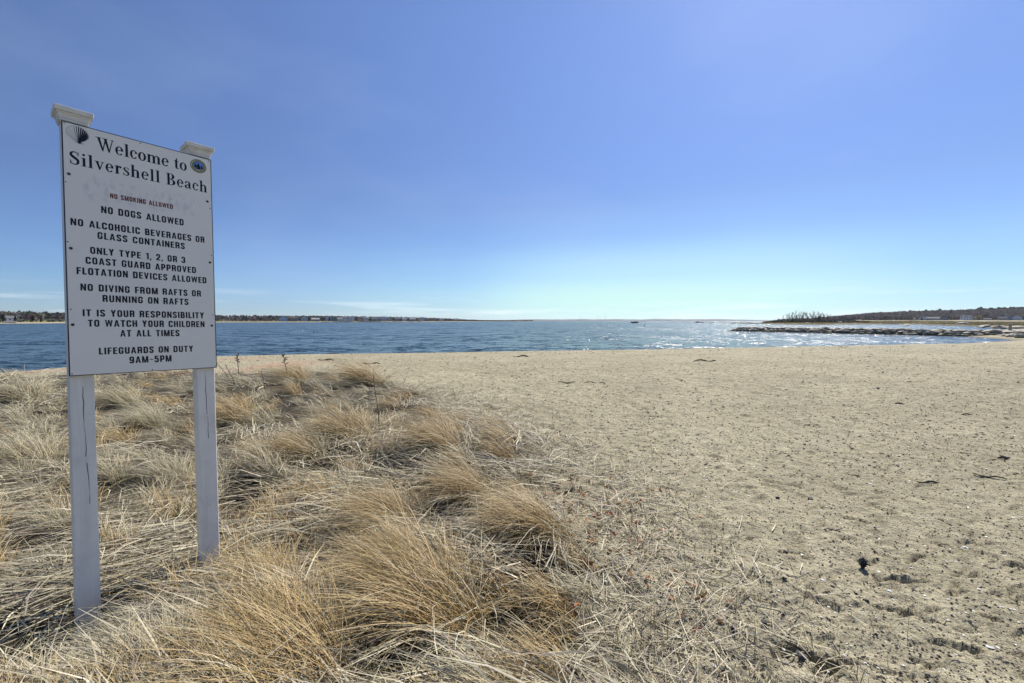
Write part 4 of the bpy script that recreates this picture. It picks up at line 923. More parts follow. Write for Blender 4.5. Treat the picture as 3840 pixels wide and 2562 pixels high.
SER = {
 'W': (1.18, [('p', [(.08, 1), (.26, 1), (.49, .02), (.43, 0), (.39, 0)]), ('p', [(.39, 0), (.45, 0), (.63, .80), (.60, .98), (.57, .90)]), ('p', [(.50, 1), (.68, 1), (.89, .02), (.83, 0), (.79, 0)]), ('p', [(.79, 0), (.86, 0), (1.10, 1), (1.04, 1)]),
              bx_(0, 1 - SF, .34, 1), bx_(.42, 1 - SF, .76, 1), bx_(.95, 1 - SF, 1.18, 1)]),
 'e': (.53, [ring_(.265, XH / 2, .265, XH / 2 + .012, .115, XH / 2 - .045, 2, 322), bx_(.10, XH * .50, .50, XH * .50 + .055)]),
 'l': (.34, [stem_(.09, 0, .98), serif_(0, .335, 0), ('p', [(0, 1 - .05), (.1, 1 - .06), (.245, 1.0), (.245, .94), (0, 1 - .015 - .0)])]),
 'c': (.50, [ring_(.26, XH / 2, .26, XH / 2 + .012, .11, XH / 2 - .045, 52, 322), dot_(.41, XH - .17, .082)]),
 'o': (.56, [ring_(.28, XH / 2, .28, XH / 2 + .012, .115, XH / 2 - .045)]),
 'm': (1.02, [stem_(.07, 0, XH), ('p', [(0, XH - .05), (.1, XH - .05), (.1, XH), (0, XH - .015)])] + arch_(.07, .42) + arch_(.42, .77) + [serif_(0, .30, 0), serif_(.36, .65, 0), serif_(.71, 1.0, 0)]),
 't': (.38, [bx_(.09, .12, .09 + TK, XH), ('p', [(.09, XH - .04), (.245, XH - .04), (.245, .92), (.21, .92), (.15, .78), (.09, .72)]), bx_(0, XH - .05, .36, XH), v_([(.165, .16, TK), (.20, .06, .10), (.29, .03, .06), (.37, .10, .035)])]),
 'S': (.64, [v_([(.55, .70, .03), (.50, .88, .055), (.34, .965, .07), (.16, .90, .11), (.11, .74, .15), (.22, .60, .18), (.40, .48, .18), (.53, .33, .155), (.50, .13, .12), (.33, .03, .07), (.15, .10, .06), (.07, .32, .03)]),
              bx_(.545, .69, .575, 1.0), bx_(.05, .0, .08, .34)]),
 'i': (.33, [stem_(.09, 0, XH), serif_(0, .33, 0), ('p', [(0, XH - .05), (.1, XH - .055), (.1, XH), (0, XH - .015)]), dot_(.165, .88, .09)]),
 'v': (.62, [('p', [(.06, XH), (.23, XH), (.38, .12), (.33, 0), (.29, 0)]), ('p', [(.29, 0), (.35, 0), (.56, XH), (.50, XH)]), bx_(0, XH - SF, .29, XH), bx_(.40, XH - SF, .62, XH)]),
 'r': (.46, [stem_(.07, 0, XH), ('p', [(0, XH - .05), (.1, XH - .05), (.1, XH), (0, XH - .015)]), serif_(0, .31, 0), v_([(.20, XH - .22, .04), (.26, XH - .09, .07), (.36, XH - .05, .10)]), dot_(.375, XH - .095, .085)]),
 's': (.46, [v_([(.38, .47, .03), (.35, .60, .05), (.24, .63, .06), (.12, .585, .09), (.10, .49, .11), (.20, .39, .13), (.33, .29, .13), (.38, .18, .11), (.33, .06, .085), (.21, .025, .055), (.10, .08, .045), (.055, .21, .03)]), bx_(.37, .46, .40, .665), bx_(.035, -.01, .065, .22)]),
 'h': (.68, [stem_(.07, 0, .98), ('p', [(0, 1 - .05), (.08, 1 - .06), (.225, 1.0), (.225, .94), (0, 1 - .015)])] + arch_(.07, .42) + [serif_(0, .30, 0), serif_(.36, .65, 0)]),
 'B': (.76, [bx_(.10, 0, .10 + .18, 1), bx_(0, 0, .36, SF), bx_(0, 1 - SF, .36, 1), ring_(.36, .755, .29, .245, .10, .205, -90, 90), ring_(.37, .26, .35, .262, .15, .218, -90, 90), bx_(.26, 1 - .042, .37, 1), bx_(.26, .488, .40, .532), bx_(.26, 0, .38, .042)]),
 'a': (.58, [bx_(.32, .10, .32 + TK, .50), v_([(.395, .44, TK), (.38, .56, .10), (.27, .635, .055), (.14, .60, .05), (.10, .52, .04)]), dot_(.115, .515, .075), v_([(.40, .37, .03), (.26, .33, .06), (.11, .24, .12), (.10, .12, .13), (.20, .045, .085), (.33, .10, .045)]), v_([(.41, .12, .10), (.46, .03, .08), (.56, .05, .03)])]),
 ' ': (.30, []),
}
def draw_text(txt, font, x0, x1, base_t, cap, mat, name, gap=.13):
    adv = [font[c][0] for c in txt]; n = len(txt)
    want = (x1 - x0) / cap; cur = sum(adv) + gap * (n - 1)
    # fit the measured width: stretch the letters a little, let the spacing take the rest
    kx = max(.88, min(1.12, want / cur)); g2 = (want - kx * sum(adv)) / max(1, n - 1)
    ink = Ink(); x = 0.0
    def P_(px_, py_): return (x0 + (x + px_ * kx) * cap, BASE_T - base_t + py_ * cap)
    for c, ad in zip(txt, adv):
        for e_ in font[c][1]:
            if e_[0] == 'p': ink.poly([P_(*q) for q in e_[1]])
            elif e_[0] == 's':
                pts_ = rounded(e_[1], e_[2], e_[3]); ink.ribbon([P_(*q) for q in pts_], [e_[4] * cap * (kx * .5 + .5)] * len(pts_), e_[3])
            elif e_[0] == 'v':
                pts_ = smooth(e_[1]); ink.ribbon([P_(q[0], q[1]) for q in pts_], [max(.01, q[2]) * cap for q in pts_])
            elif e_[0] == 'r':
                _, cx, cy, rx, ry, irx, iry, a0, a1, nn = e_; y = INKY - .00002 * (ink.k % 25); ink.k += 1
                vo = []; vi = []
                for j in range(nn + 1):
                    an = R(a0 + (a1 - a0) * j / nn); q = P_(cx + rx * math.cos(an), cy + ry * math.sin(an)); vo.append((q[0], y, q[1])); q = P_(cx + irx * math.cos(an), cy + iry * math.sin(an)); vi.append((q[0], y, q[1]))
                ink.mb.add(vo + vi, [(j, j + 1, nn + 2 + j, nn + 1 + j) for j in range(nn)])
        x += ad * kx + g2
    o = link(name, ink.mb.mesh(name, mat), sign); return o
TX = [('Welcome to', SER, .1195, .4990, .1035, .0675, 'heading_text'), ('Silvershell Beach', SER, .0228, .5970, .2035, .0655, 'heading_text'),
      ('NO SMOKING ALLOWED', SANS, .1675, .4284, .3375, .0257, 'notice_text'), ('NO DOGS ALLOWED', SANS, .1318, .4767, .4215, .0355, 'notice_text'),
      ('NO ALCOHOLIC BEVERAGES OR', SANS, .0204, .5752, .5050, .0348, 'notice_text'), ('GLASS CONTAINERS', SANS, .1151, .4787, .5570, .0345, 'notice_text'),
      ('ONLY TYPE 1, 2, OR 3', SANS, .0867, .4794, .6365, .0345, 'notice_text'), ('COAST GUARD APPROVED', SANS, .0690, .5290, .6893, .0345, 'notice_text'),
      ('FLOTATION DEVICES ALLOWED', SANS, .0361, .5793, .7447, .0348, 'notice_text'), ('NO DIVING FROM RAFTS OR', SANS, .0478, .5501, .8252, .0348, 'notice_text'),
      ('RUNNING ON RAFTS', SANS, .1268, .4883, .8776, .0348, 'notice_text'), ('IT IS YOUR RESPONSIBILITY', SANS, .0531, .5619, .9533, .0348, 'notice_text'),
      ('TO WATCH YOUR CHILDREN', SANS, .0708, .5635, 1.0052, .0348, 'notice_text'), ('AT ALL TIMES', SANS, .1904, .4419, 1.0570, .0350, 'notice_text'),
      ('LIFEGUARDS ON DUTY', SANS, .1071, .5041, 1.1471, .0345, 'notice_text'), ('9AM-5PM', SANS, .2233, .4024, 1.1990, .0355, 'notice_text')]
for txt, fnt, xa, xb, bt, cp_, nm_ in TX: draw_text(txt, fnt, xa, xb, bt, cp_, M_RED if 'SMOKING' in txt else M_INK, nm_)
# scallop shell emblem
ink = Ink(); inkg = Ink(); hx, ht = .0585, .0915
def sp(x, t): return (x, BASE_T - t)
outl = []
NR = 17
for i in range(NR + 1):
    an = R(-12 + (204) * i / NR - 0); an = R(192 - 204 * i / NR)
    rr2 = .0400 * (1.0 + .10 * math.sin(math.pi * i / NR)); outl.append((.0545 + .98 * rr2 * math.cos(an), .052 - .98 * rr2 * math.sin(an)))
fine = []
for i in range(NR):
    (ax, at_), (bx2, bt2) = outl[i], outl[i + 1]; mx, mt = (ax + bx2) / 2, (at_ + bt2) / 2; dx, dt_ = mx - .0545, mt - .052; l = math.hypot(dx, dt_)
    for u in (0, .25, .5, .75): 
        px2 = ax + (bx2 - ax) * u; pt2 = at_ + (bt2 - at_) * u; k_ = math.sin(math.pi * u) * .0016; fine.append((px2 + dx / l * k_, pt2 + dt_ / l * k_))
fine.append(outl[-1])
ink.ribbon([sp(*q) for q in fine], [.0007] * len(fine))
for side in (0, -1):
    ox, ot = outl[side]; ink.ribbon([sp(ox, ot), sp(ox * .45 + hx * .55, ot * .35 + ht * .65), sp(hx + (-.012 if side == 0 else .012), .083)], [.0007] * 3)
ink.ribbon([sp(hx - .0135, .080), sp(hx - .0145, .0925), sp(hx + .0155, .0950), sp(hx + .0150, .083)], [.0007] * 4)
for i in range(1, NR):
    ox, ot = outl[i]; u = i / NR; w = .0009 if u < .40 else (.0014 + .0045 * math.sin(math.pi * (u - .38) / .62))
    ex, et = ox * .97 + hx * .03, ot * .97 + ht * .03
    cx2, ct2 = (ex + hx) / 2 + (ex - hx) * .10, (et + ht) / 2
    pts_ = smooth([(*sp(ex, et), w), (*sp(cx2, ct2), w * .8), (*sp(hx, ht - .002), w * .35 if u > .4 else .0005)], 6)
    (ink if u >= .40 else inkg).ribbon([(q[0], q[1]) for q in pts_], [q[2] for q in pts_])
ink.poly([sp(hx - .009, .0865), sp(hx, .082), sp(hx + .013, .088), sp(hx + .002, .0945)])
emb = link('shell_emblem', ink.mb.mesh('shell_emblem', M_INK), sign); link('fine_lines', inkg.mb.mesh('fine_lines', M_GREY), emb)
# round town seal
sx, stt, sr = .5553, .0572, .0392
def disc(r, y, mat, name, par, n=48):
    m = MB(); m.add([(sx + r * math.cos(6.28318 * k / n), y, BASE_T - stt + r * math.sin(6.28318 * k / n)) for k in range(n)], [tuple(range(n))]); return link(name, m.mesh(name, mat), par)
seal = disc(sr, -.0012, M_INK, 'town_seal', sign)
disc(sr * .935, -.0016, flat('seal_yellow', (.50, .47, .20), .5), 'ring', seal); disc(sr * .735, -.0020, M_INK, 'inner_ring', seal)
disc(sr * .685, -.0024, mat_noise('seal_blue', (.05, .12, .42), (.20, .34, .62), 60, .5, 0), 'picture', seal)
def sil(polys, mat, name, y=-.0028):
    m = MB()
    for i, pl_ in enumerate(polys): m.add([(sx + x * sr, y - i * .00003, BASE_T - stt + z * sr) for x, z in pl_], [tuple(range(len(pl_)))])
    link(name, m.mesh(name, mat), seal)
sil([[(-.62, -.26), (-.2, -.40), (.2, -.36), (.62, -.27), (.42, -.54), (0, -.68), (-.42, -.54)]], flat('seal_snow', (.55, .52, .50)), 'snow_ground')
sil([[(-.52, -.38), (-.20, -.34), (-.28, .02), (-.33, .02), (-.38, .42), (-.44, .02), (-.50, .0)], [(-.12, -.5), (.10, -.5), (.12, .16), (.04, .30), (-.06, .30), (-.14, .10)], [(-.04, .30), (.05, .30), (.04, .44), (-.03, .44)],
     [(.28, -.42), (.60, -.30), (.50, -.05), (.42, .20), (.32, -.05)], [(-.2, -.42), (-.1, .2), (-.24, .02)], [(.1, -.5), (.22, -.44), (.20, .02), (.12, .12)], [(-.45, -.50), (.45, -.50), (.3, -.40), (-.3, -.40)]], flat('seal_dark', (.015, .018, .02)), 'figures')
tk = []
for i in range(34):
    an = R(118 - i * 8.1) if i < 17 else R(200 + (i - 17) * 8.6); r0, r1 = .785, .885; da = R(2.0 if i % 3 else 2.8)
    tk.append([(r0 * math.cos(an - da), r0 * math.sin(an - da)), (r0 * math.cos(an + da), r0 * math.sin(an + da)), (r1 * math.cos(an + da * .6), r1 * math.sin(an + da * .6)), (r1 * math.cos(an - da * .6), r1 * math.sin(an - da * .6))])
sil(tk, flat('seal_lettering', (.09, .08, .04)), 'ring_marks', -.0021)

# ------------------------------------------------------------------ dry beach grass
M_GRASS = mat_attr('dry_grass', .55, .12, .25)
def blades(root, head, L, th0, th1, pw, width, c0, c1, K_=4, follow=None, r=rng):
    """ribbon blades. root (n,3), head azimuth, th0/th1 start/end angle from vertical"""
    n = len(root); s = np.linspace(0, 1, K_ + 1)
    thm = th0[:, None] + (th1 - th0)[:, None] * (((s[:-1] + s[1:]) / 2)[None, :] ** pw[:, None])
    hd = head[:, None] + np.cumsum(r.normal(0, .13, (n, K_)), 1) + np.where(r.random((n, 1)) < .12, (np.arange(K_)[None, :] >= K_ // 2) * r.normal(0, .8, (n, 1)), 0)
    dl = (L / K_)[:, None]
    dx = np.sin(thm) * np.cos(hd) * dl; dy = np.sin(thm) * np.sin(hd) * dl; dz = np.cos(thm) * dl
    z0 = np.zeros((n, 1))
    px_ = np.concatenate([z0, np.cumsum(dx, 1)], 1) + root[:, :1]; py_ = np.concatenate([z0, np.cumsum(dy, 1)], 1) + root[:, 1:2]; pz = np.concatenate([z0, np.cumsum(dz, 1)], 1) + root[:, 2:3]
    if follow is not None:
        gz = follow(px_.ravel(), py_.ravel()).reshape(px_.shape); low = gz + .006 + .05 * r.random((n, 1)) * s[None, :]
        pz = np.where(pz < low, low, pz)
    side = np.stack([-np.sin(head), np.cos(head), np.zeros(n)], 1) + r.normal(0, .45, (n, 3)); side /= np.linalg.norm(side, axis=1, keepdims=True)
    w = (width[:, None] * np.array([.9, 1, .85, .6, .12])[np.linspace(0, 4, K_ + 1).astype(int)][None, :]) / 2
    Cn = np.stack([px_, py_, pz], 2); A = Cn - side[:, None, :] * w[:, :, None]; B_ = Cn + side[:, None, :] * w[:, :, None]
    V = np.stack([A, B_], 2).reshape(-1, 3)
    i0 = (np.arange(n)[:, None] * (K_ + 1) + np.arange(K_)[None, :]).ravel() * 2
    Fc = np.stack([i0, i0 + 1, i0 + 3, i0 + 2], 1)
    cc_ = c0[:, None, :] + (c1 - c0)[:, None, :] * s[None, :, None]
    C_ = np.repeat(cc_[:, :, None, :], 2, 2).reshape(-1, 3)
    return V, Fc, C_
def pal(n, kind, r):
    g = r.random((n, 1))
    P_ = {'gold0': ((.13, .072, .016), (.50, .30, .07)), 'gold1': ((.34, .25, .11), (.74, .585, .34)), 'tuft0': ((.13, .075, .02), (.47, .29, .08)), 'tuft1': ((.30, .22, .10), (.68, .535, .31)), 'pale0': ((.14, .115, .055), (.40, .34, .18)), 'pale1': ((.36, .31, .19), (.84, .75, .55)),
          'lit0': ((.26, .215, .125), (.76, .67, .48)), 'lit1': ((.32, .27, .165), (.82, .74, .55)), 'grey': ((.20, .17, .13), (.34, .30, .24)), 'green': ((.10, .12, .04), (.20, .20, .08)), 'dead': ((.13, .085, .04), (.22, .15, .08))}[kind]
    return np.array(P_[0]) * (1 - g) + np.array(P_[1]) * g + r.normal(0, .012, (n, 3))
def join(parts):
    Vs, Fs, Cs, off = [], [], [], 0
    for V, Fc, C_ in parts: Vs.append(V); Fs.append(Fc + off); Cs.append(C_); off += len(V)
    return np.concatenate(Vs), np.concatenate(Fs), np.clip(np.concatenate(Cs), .01, 1)
def tuft_parts(n, rad, Lm, seed, kind='tuft', lean=1.0, head0=R(163), wid=.0036, spread=.24):
    """a clump whose blades rise from a tight base and arch over to the left"""
    r = np.random.default_rng(seed); a = r.random(n) * 6.283; q = np.sqrt(r.random(n)) * rad
    root = np.stack([np.cos(a) * q * 1.25, np.sin(a) * q, np.full(n, -.03)], 1)
    head = head0 + r.normal(0, spread, n) + .35 * np.sin(a - head0)
    stray = r.random(n) < .10; head = np.where(stray, r.random(n) * 6.283, head)
    L = Lm * (.55 + .5 * r.random(n)); L = np.where(stray, L * .7, L)
    th0 = np.abs(r.normal(.46, .20, n)) * lean; th1 = r.normal(1.72, .18, n) * lean
    c0 = pal(n, kind + '0', r); c1 = pal(n, kind + '1', r)
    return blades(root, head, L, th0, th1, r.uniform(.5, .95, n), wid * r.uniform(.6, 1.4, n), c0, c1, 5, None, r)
TUFTS = []; BROWNS = []
for i in range(5): TUFTS.append(('tuft', np_mesh('grass_tuft', *[a for a in join([tuft_parts(820, .17, 1.1, 400 + i, 'gold', 1.0, R(163), .0038, .30), tuft_parts(260, .24, .9, 440 + i, 'pale', 1.08, R(165), .0056, .75), tuft_parts(120, .3, .5, 470 + i, 'lit', 1.25, R(120), .006, 1.5)])][:2], M_GRASS, join([tuft_parts(820, .17, 1.1, 400 + i, 'gold', 1.0, R(163), .0038, .30), tuft_parts(260, .24, .9, 440 + i, 'pale', 1.08, R(165), .0056, .75), tuft_parts(120, .3, .5, 470 + i, 'lit', 1.25, R(120), .006, 1.5)])[2])))
for i in range(5): BROWNS.append(('tuft', np_mesh('grass_tuft', *[a for a in join([tuft_parts(820, .17, 1.1, 600 + i, 'tuft', 1.0, R(163), .0038, .30), tuft_parts(260, .24, .9, 640 + i, 'pale', 1.08, R(165), .0056, .75), tuft_parts(120, .3, .5, 670 + i, 'lit', 1.25, R(120), .006, 1.5)])][:2], M_GRASS, join([tuft_parts(820, .17, 1.1, 600 + i, 'tuft', 1.0, R(163), .0038, .30), tuft_parts(260, .24, .9, 640 + i, 'pale', 1.08, R(165), .0056, .75), tuft_parts(120, .3, .5, 670 + i, 'lit', 1.25, R(120), .006, 1.5)])[2])))
PALES = [np_mesh('grass_tuft', *(lambda j: (j[0], j[1], M_GRASS, j[2]))(join([tuft_parts(850, .16, .9, 500 + i, 'pale'), tuft_parts(200, .15, .7, 540 + i, 'tuft', 1.1)]))) for i in range(3)]
TUFTS = [t[1] for t in TUFTS]; BROWNS = [t[1] for t in BROWNS]
BIG = [ # px, py of the foot in the photograph, eye height above it, scale, material set, label
 (1690, 2330, 1.42, .74, 0, 'biggest golden grass tussock, arching left in the foreground'), (1560, 2180, 1.42, .6, 1, 'golden tussock tucked behind the left side of the biggest one'),
 (1190, 2600, 1.44, .74, 2, 'golden tussock cut by the bottom edge, left of the biggest'), (1040, 2440, 1.42, .55, 3, 'brown gold tussock at the bottom, in front of the right post'),
 (2060, 2030, 1.46, .62, 4, 'compact olive gold tussock standing at the edge of the sand'), (1800, 1880, 1.42, .6, 0, 'brown tussock between the biggest tussock and the open sand'),
 (1690, 1700, 1.42, .82, 2, 'brown tussock on the middle slope with a dark hollow beneath'), (1400, 1432, 1.38, 1.15, 3, 'tall brown tussock on the far crest, right one of two'),
 (1130, 1425, 1.36, 1.0, 1, 'tan tussock on the far crest, left one of two'), (1340, 1640, 1.40, .85, 4, 'dark footed tussock halfway up the slope right of the posts'),
 (1150, 1700, 1.40, .65, 0, 'tussock on the slope just right of the right post'), (1500, 1980, 1.42, .6, 1, 'low swept tussock behind the biggest one'),
 (1015, 2235, 1.45, .48, 2, 'swept tussock lying across the foot of the right post'), (560, 2600, 1.44, .5, 5, 'pale tussock at the bottom between the two posts'),
 (480, 2440, 1.46, .40, 6, 'pale tussock lying over the foot of the left post'), (120, 1720, 1.38, .85, 5, 'pale tussock at the left edge, level with the post tops of grass'),
 (560, 1560, 1.36, .75, 6, 'pale tussock seen between the posts just under the board'), (640, 1760, 1.38, .55, 7, 'pale tussock between the posts halfway down'), (480, 1500, 1.36, 1.0, 5, 'farther pale tussock between the posts'),
 (90, 1480, 1.32, 1.1, 7, 'pale swept tussock near the left edge by the eroded bank'), (900, 1560, 1.37, .9, 3, 'brown tussock close behind the right edge of the sign')]
for i, (px, py, eh, s, mi, lb) in enumerate(BIG):
    Z0 = eh * F / (py - 1204); x0 = (px - 1920) / F * Z0; z0 = float(ground(x0, Z0)[0])
    me = (TUFTS[mi] if py > 1990 else BROWNS[mi]) if mi < 5 else PALES[mi - 5]
    o = link('grass_tussock', me, None, (x0, Z0, z0), label=lb, cat='grass tussock', group='grass tussocks on the dune'); o.scale = (s, s, s); o.rotation_euler = (0, 0, random.uniform(-.18, .18))

def scatter(n, zmin, zmax, r, power=1.0, tl=-1.32, tr=.45):
    """points on the dune, thinning with distance like what the eye resolves"""
    u = r.random(n); Zs = zmin * (zmax / zmin) ** (u ** power); t = tl + (tr - tl) * r.random(n); return t * Zs, Zs
parts = []
# small tufts everywhere
r = np.random.default_rng(77)
tx, tz = scatter(380, 1.25, 13.2, r); keep = (grass_mask(tx, tz) > .55) & (hollow_mask(tx, tz) < .3); tx, tz = tx[keep], tz[keep]
nb = np.clip((150 / (tz ** .75)), 26, 100).astype(int)
idx = np.repeat(np.arange(len(tx)), nb); n = len(idx); a = r.random(n) * 6.283; q = np.sqrt(r.random(n)) * .09
rx_, ry_ = tx[idx] + np.cos(a) * q, tz[idx] + np.sin(a) * q
rt = np.stack([rx_, ry_, ground(rx_, ry_) - .02], 1)
ty = r.random(len(tx)); hd = (R(160) + .5 * fbm(tx, tz, .5, 2, 1) * 1.6)[idx] + r.normal(0, .42, n)
Lb = (.16 + .30 * r.random(len(tx)) * np.clip(.55 + .12 * tz, .6, 1.2))[idx] * (.55 + .6 * r.random(n))
isb = (ty < np.where(tx < -3, .30, .62))[idx]
c0 = np.where(isb[:, None], pal(n, 'tuft0', r), pal(n, 'pale0', r)); c1 = np.where(isb[:, None], pal(n, 'tuft1', r), pal(n, 'pale1', r))
wd = .0030 * (1 + rt[:, 1] / 8) * r.uniform(.6, 1.5, n)
parts.append(blades(rt, hd, Lb, np.abs(r.normal(.3, .2, n)), r.normal(1.65, .3, n), r.uniform(.6, 1.2, n), wd, c0, c1, 4, ground, r))
NT = n
# swept tussocks filling the dune
mt_ = []
cand = []
for _ in range(9000):
    zc = 1.6 * (8.0 ** r.random()); xc = (-1.3 + 1.65 * r.random()) * zc
    cand.append((xc, zc))
ca = np.array(cand); ca = ca[(grass_mask(ca[:, 0], ca[:, 1]) > .75) & (hollow_mask(ca[:, 0], ca[:, 1]) < .3)]; chosen = []
for xc, zc in ca:
    if all((xc - a) ** 2 + (zc - b) ** 2 > (.30 + .035 * zc + .25 * (zc < 4) * (xc > -2.6)) ** 2 for a, b in chosen): chosen.append((xc, zc))
    if len(chosen) > 260: break
for i, (xc, zc) in enumerate(chosen):
    if zc < 3.1 and -2.9 < xc < -1.05 and (zc > 1.85 or r.random() < .5): continue
    kind = 'tuft' if r.random() < (.62 if xc > -2.4 else .22) else 'pale'
    nn2 = int(np.clip(620 / zc ** .8, 90, 420)); sc2 = r.uniform(.34, .66) * (1.0 if zc > 3.5 else .8)
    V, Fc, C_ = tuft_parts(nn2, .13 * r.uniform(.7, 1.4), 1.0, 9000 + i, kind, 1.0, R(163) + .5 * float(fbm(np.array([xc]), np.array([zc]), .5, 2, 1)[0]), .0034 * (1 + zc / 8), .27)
    parts_v = V * sc2; parts_v[:, 2] += float(ground(xc, zc)[0]); parts_v[:, 0] += xc; parts_v[:, 1] += zc
    mt_.append((parts_v, Fc, C_))
mt_ = join(mt_)
# fallen litter: combed bundles of straw with some loose ones across
nbun = 5200; bx2_, bz2_ = scatter(nbun, 1.2, 13.2, r, .92, -1.32, .5); m_ = grass_mask(bx2_, bz2_)
hollow = fbm(bx2_, bz2_, 1.5, 3, 4)
keep = (r.random(nbun) < np.clip(m_ * 1.3, 0, 1)) & (hollow_mask(bx2_, bz2_) < .25 + .3 * r.random(nbun)) & (hollow > -.10 + .12 * r.random(nbun)); bx2_, bz2_ = bx2_[keep], bz2_[keep]; nbun = len(bx2_)
bh = R(168) + 2.2 * fbm(bx2_, bz2_, .6, 3, 2) + np.where(r.random(nbun) < .22, r.random(nbun) * 3.1, 0)
per = 11; idx = np.repeat(np.arange(nbun), per); n = len(idx); spread_ = .10 * (1 + bz2_[idx] / 10)
lx = bx2_[idx] + r.normal(0, 1, n) * spread_; lz = bz2_[idx] + r.normal(0, 1, n) * spread_
hd = bh[idx] + r.normal(0, .16, n); loose = r.random(n) < .14; hd = np.where(loose, r.random(n) * 6.283, hd)
rt = np.stack([lx, lz, ground(lx, lz) + .01 + (.10 * r.random(nbun) ** 1.3)[idx] + .03 * r.random(n)], 1)
tone = (r.random((nbun, 1)) * .5 + .62)[idx]
c0 = pal(n, 'lit0', r) * tone; c1 = pal(n, 'lit1', r) * tone; gy_ = r.random(n) < .14; c0[gy_] = pal(int(gy_.sum()), 'grey', r); c1[gy_] = pal(int(gy_.sum()), 'grey', r)
parts.append(blades(rt, hd, .14 + .44 * r.random(n), r.normal(1.36, .12, n), r.normal(1.72, .12, n), np.ones(n), .0062 * (1 + lz / 11) * r.uniform(.4, 1.4, n), c0, c1, 2, ground, r))
# short new shoots, olive and rusty
n = 5200; lx, lz = scatter(n, 1.3, 12.5, r, 1.0, -1.3, .55); m_ = grass_mask(lx - .25, lz); keep = (m_ > .05) & (fbm(lx, lz, 2.2, 2, 3) > .02); lx, lz = lx[keep], lz[keep]; n = len(lx)
kd = r.random(n) < .45; c0 = np.where(kd[:, None], pal(n, 'green', r), pal(n, 'dead', r))
parts.append(blades(np.stack([lx, lz, ground(lx, lz) - .01], 1), r.random(n) * 6.283, .07 + .12 * r.random(n), np.abs(r.normal(.12, .1, n)), np.abs(r.normal(.45, .2, n)), np.ones(n), .0028 * (1 + lz / 8) * r.uniform(.6, 1.3, n), c0, c0 * 1.3, 2, ground, r))
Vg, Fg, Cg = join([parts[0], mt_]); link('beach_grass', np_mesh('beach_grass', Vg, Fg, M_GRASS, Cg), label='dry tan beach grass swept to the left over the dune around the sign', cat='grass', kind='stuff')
Vg, Fg, Cg = join([parts[1]]); link('fallen_straw', np_mesh('fallen_straw', Vg, Fg, M_GRASS, Cg), label='pale fallen straw matted between the grass tussocks', cat='straw', kind='stuff')
Vg, Fg, Cg = join([parts[2]]); link('grass_shoots', np_mesh('grass_shoots', Vg, Fg, M_GRASS, Cg), label='short olive and rusty shoots poking through the straw', cat='grass', kind='stuff')
# straw strewn on the sand beside the dune
r = np.random.default_rng(88); n = 5200; lz = 1.35 * (7.5 ** r.random(n)); xr_ = np.interp(lz, GR_Y, GR_X); lx = xr_ + r.normal(.15, .36, n)
rt = np.stack([lx, lz, ground(lx, lz) + .004 + .02 * r.random(n)], 1); c0 = pal(n, 'lit0', r); gy_ = r.random(n) < .2; c0[gy_] = pal(int(gy_.sum()), 'grey', r)
p1 = blades(rt, r.random(n) * 6.283, .06 + .24 * r.random(n), r.normal(1.45, .1, n), r.normal(1.7, .12, n), np.ones(n), .0042 * (1 + lz / 9) * r.uniform(.4, 1.3, n), c0, c0, 2, ground, r)
n = 520; lz = 1.4 * (9 ** r.random(n)); lx = np.interp(lz, GR_Y, GR_X) + r.normal(.35, .45, n); c0 = np.where((r.random(n) < .5)[:, None], pal(n, 'green', r), pal(n, 'lit0', r))
p2 = blades(np.stack([lx, lz, ground(lx, lz) - .01], 1), r.random(n) * 6.283, .06 + .13 * r.random(n), np.abs(r.normal(.15, .15, n)), np.abs(r.normal(.7, .35, n)), np.ones(n), .0026 * (1 + lz / 8), c0, c0 * 1.2, 3, ground, r)
Vg, Fg, Cg = join([p1]); link('strewn_straw', np_mesh('strewn_straw', Vg, Fg, M_GRASS, Cg), label='loose straws strewn over the sand where the dune grass ends', cat='straw', kind='stuff')
Vg, Fg, Cg = join([p2]); link('edge_shoots', np_mesh('edge_shoots', Vg, Fg, M_GRASS, Cg), label='sparse thin shoots growing from the sand beside the dune', cat='grass', kind='stuff')
print('blades', NT, len(Vg), len(mt_[1]))

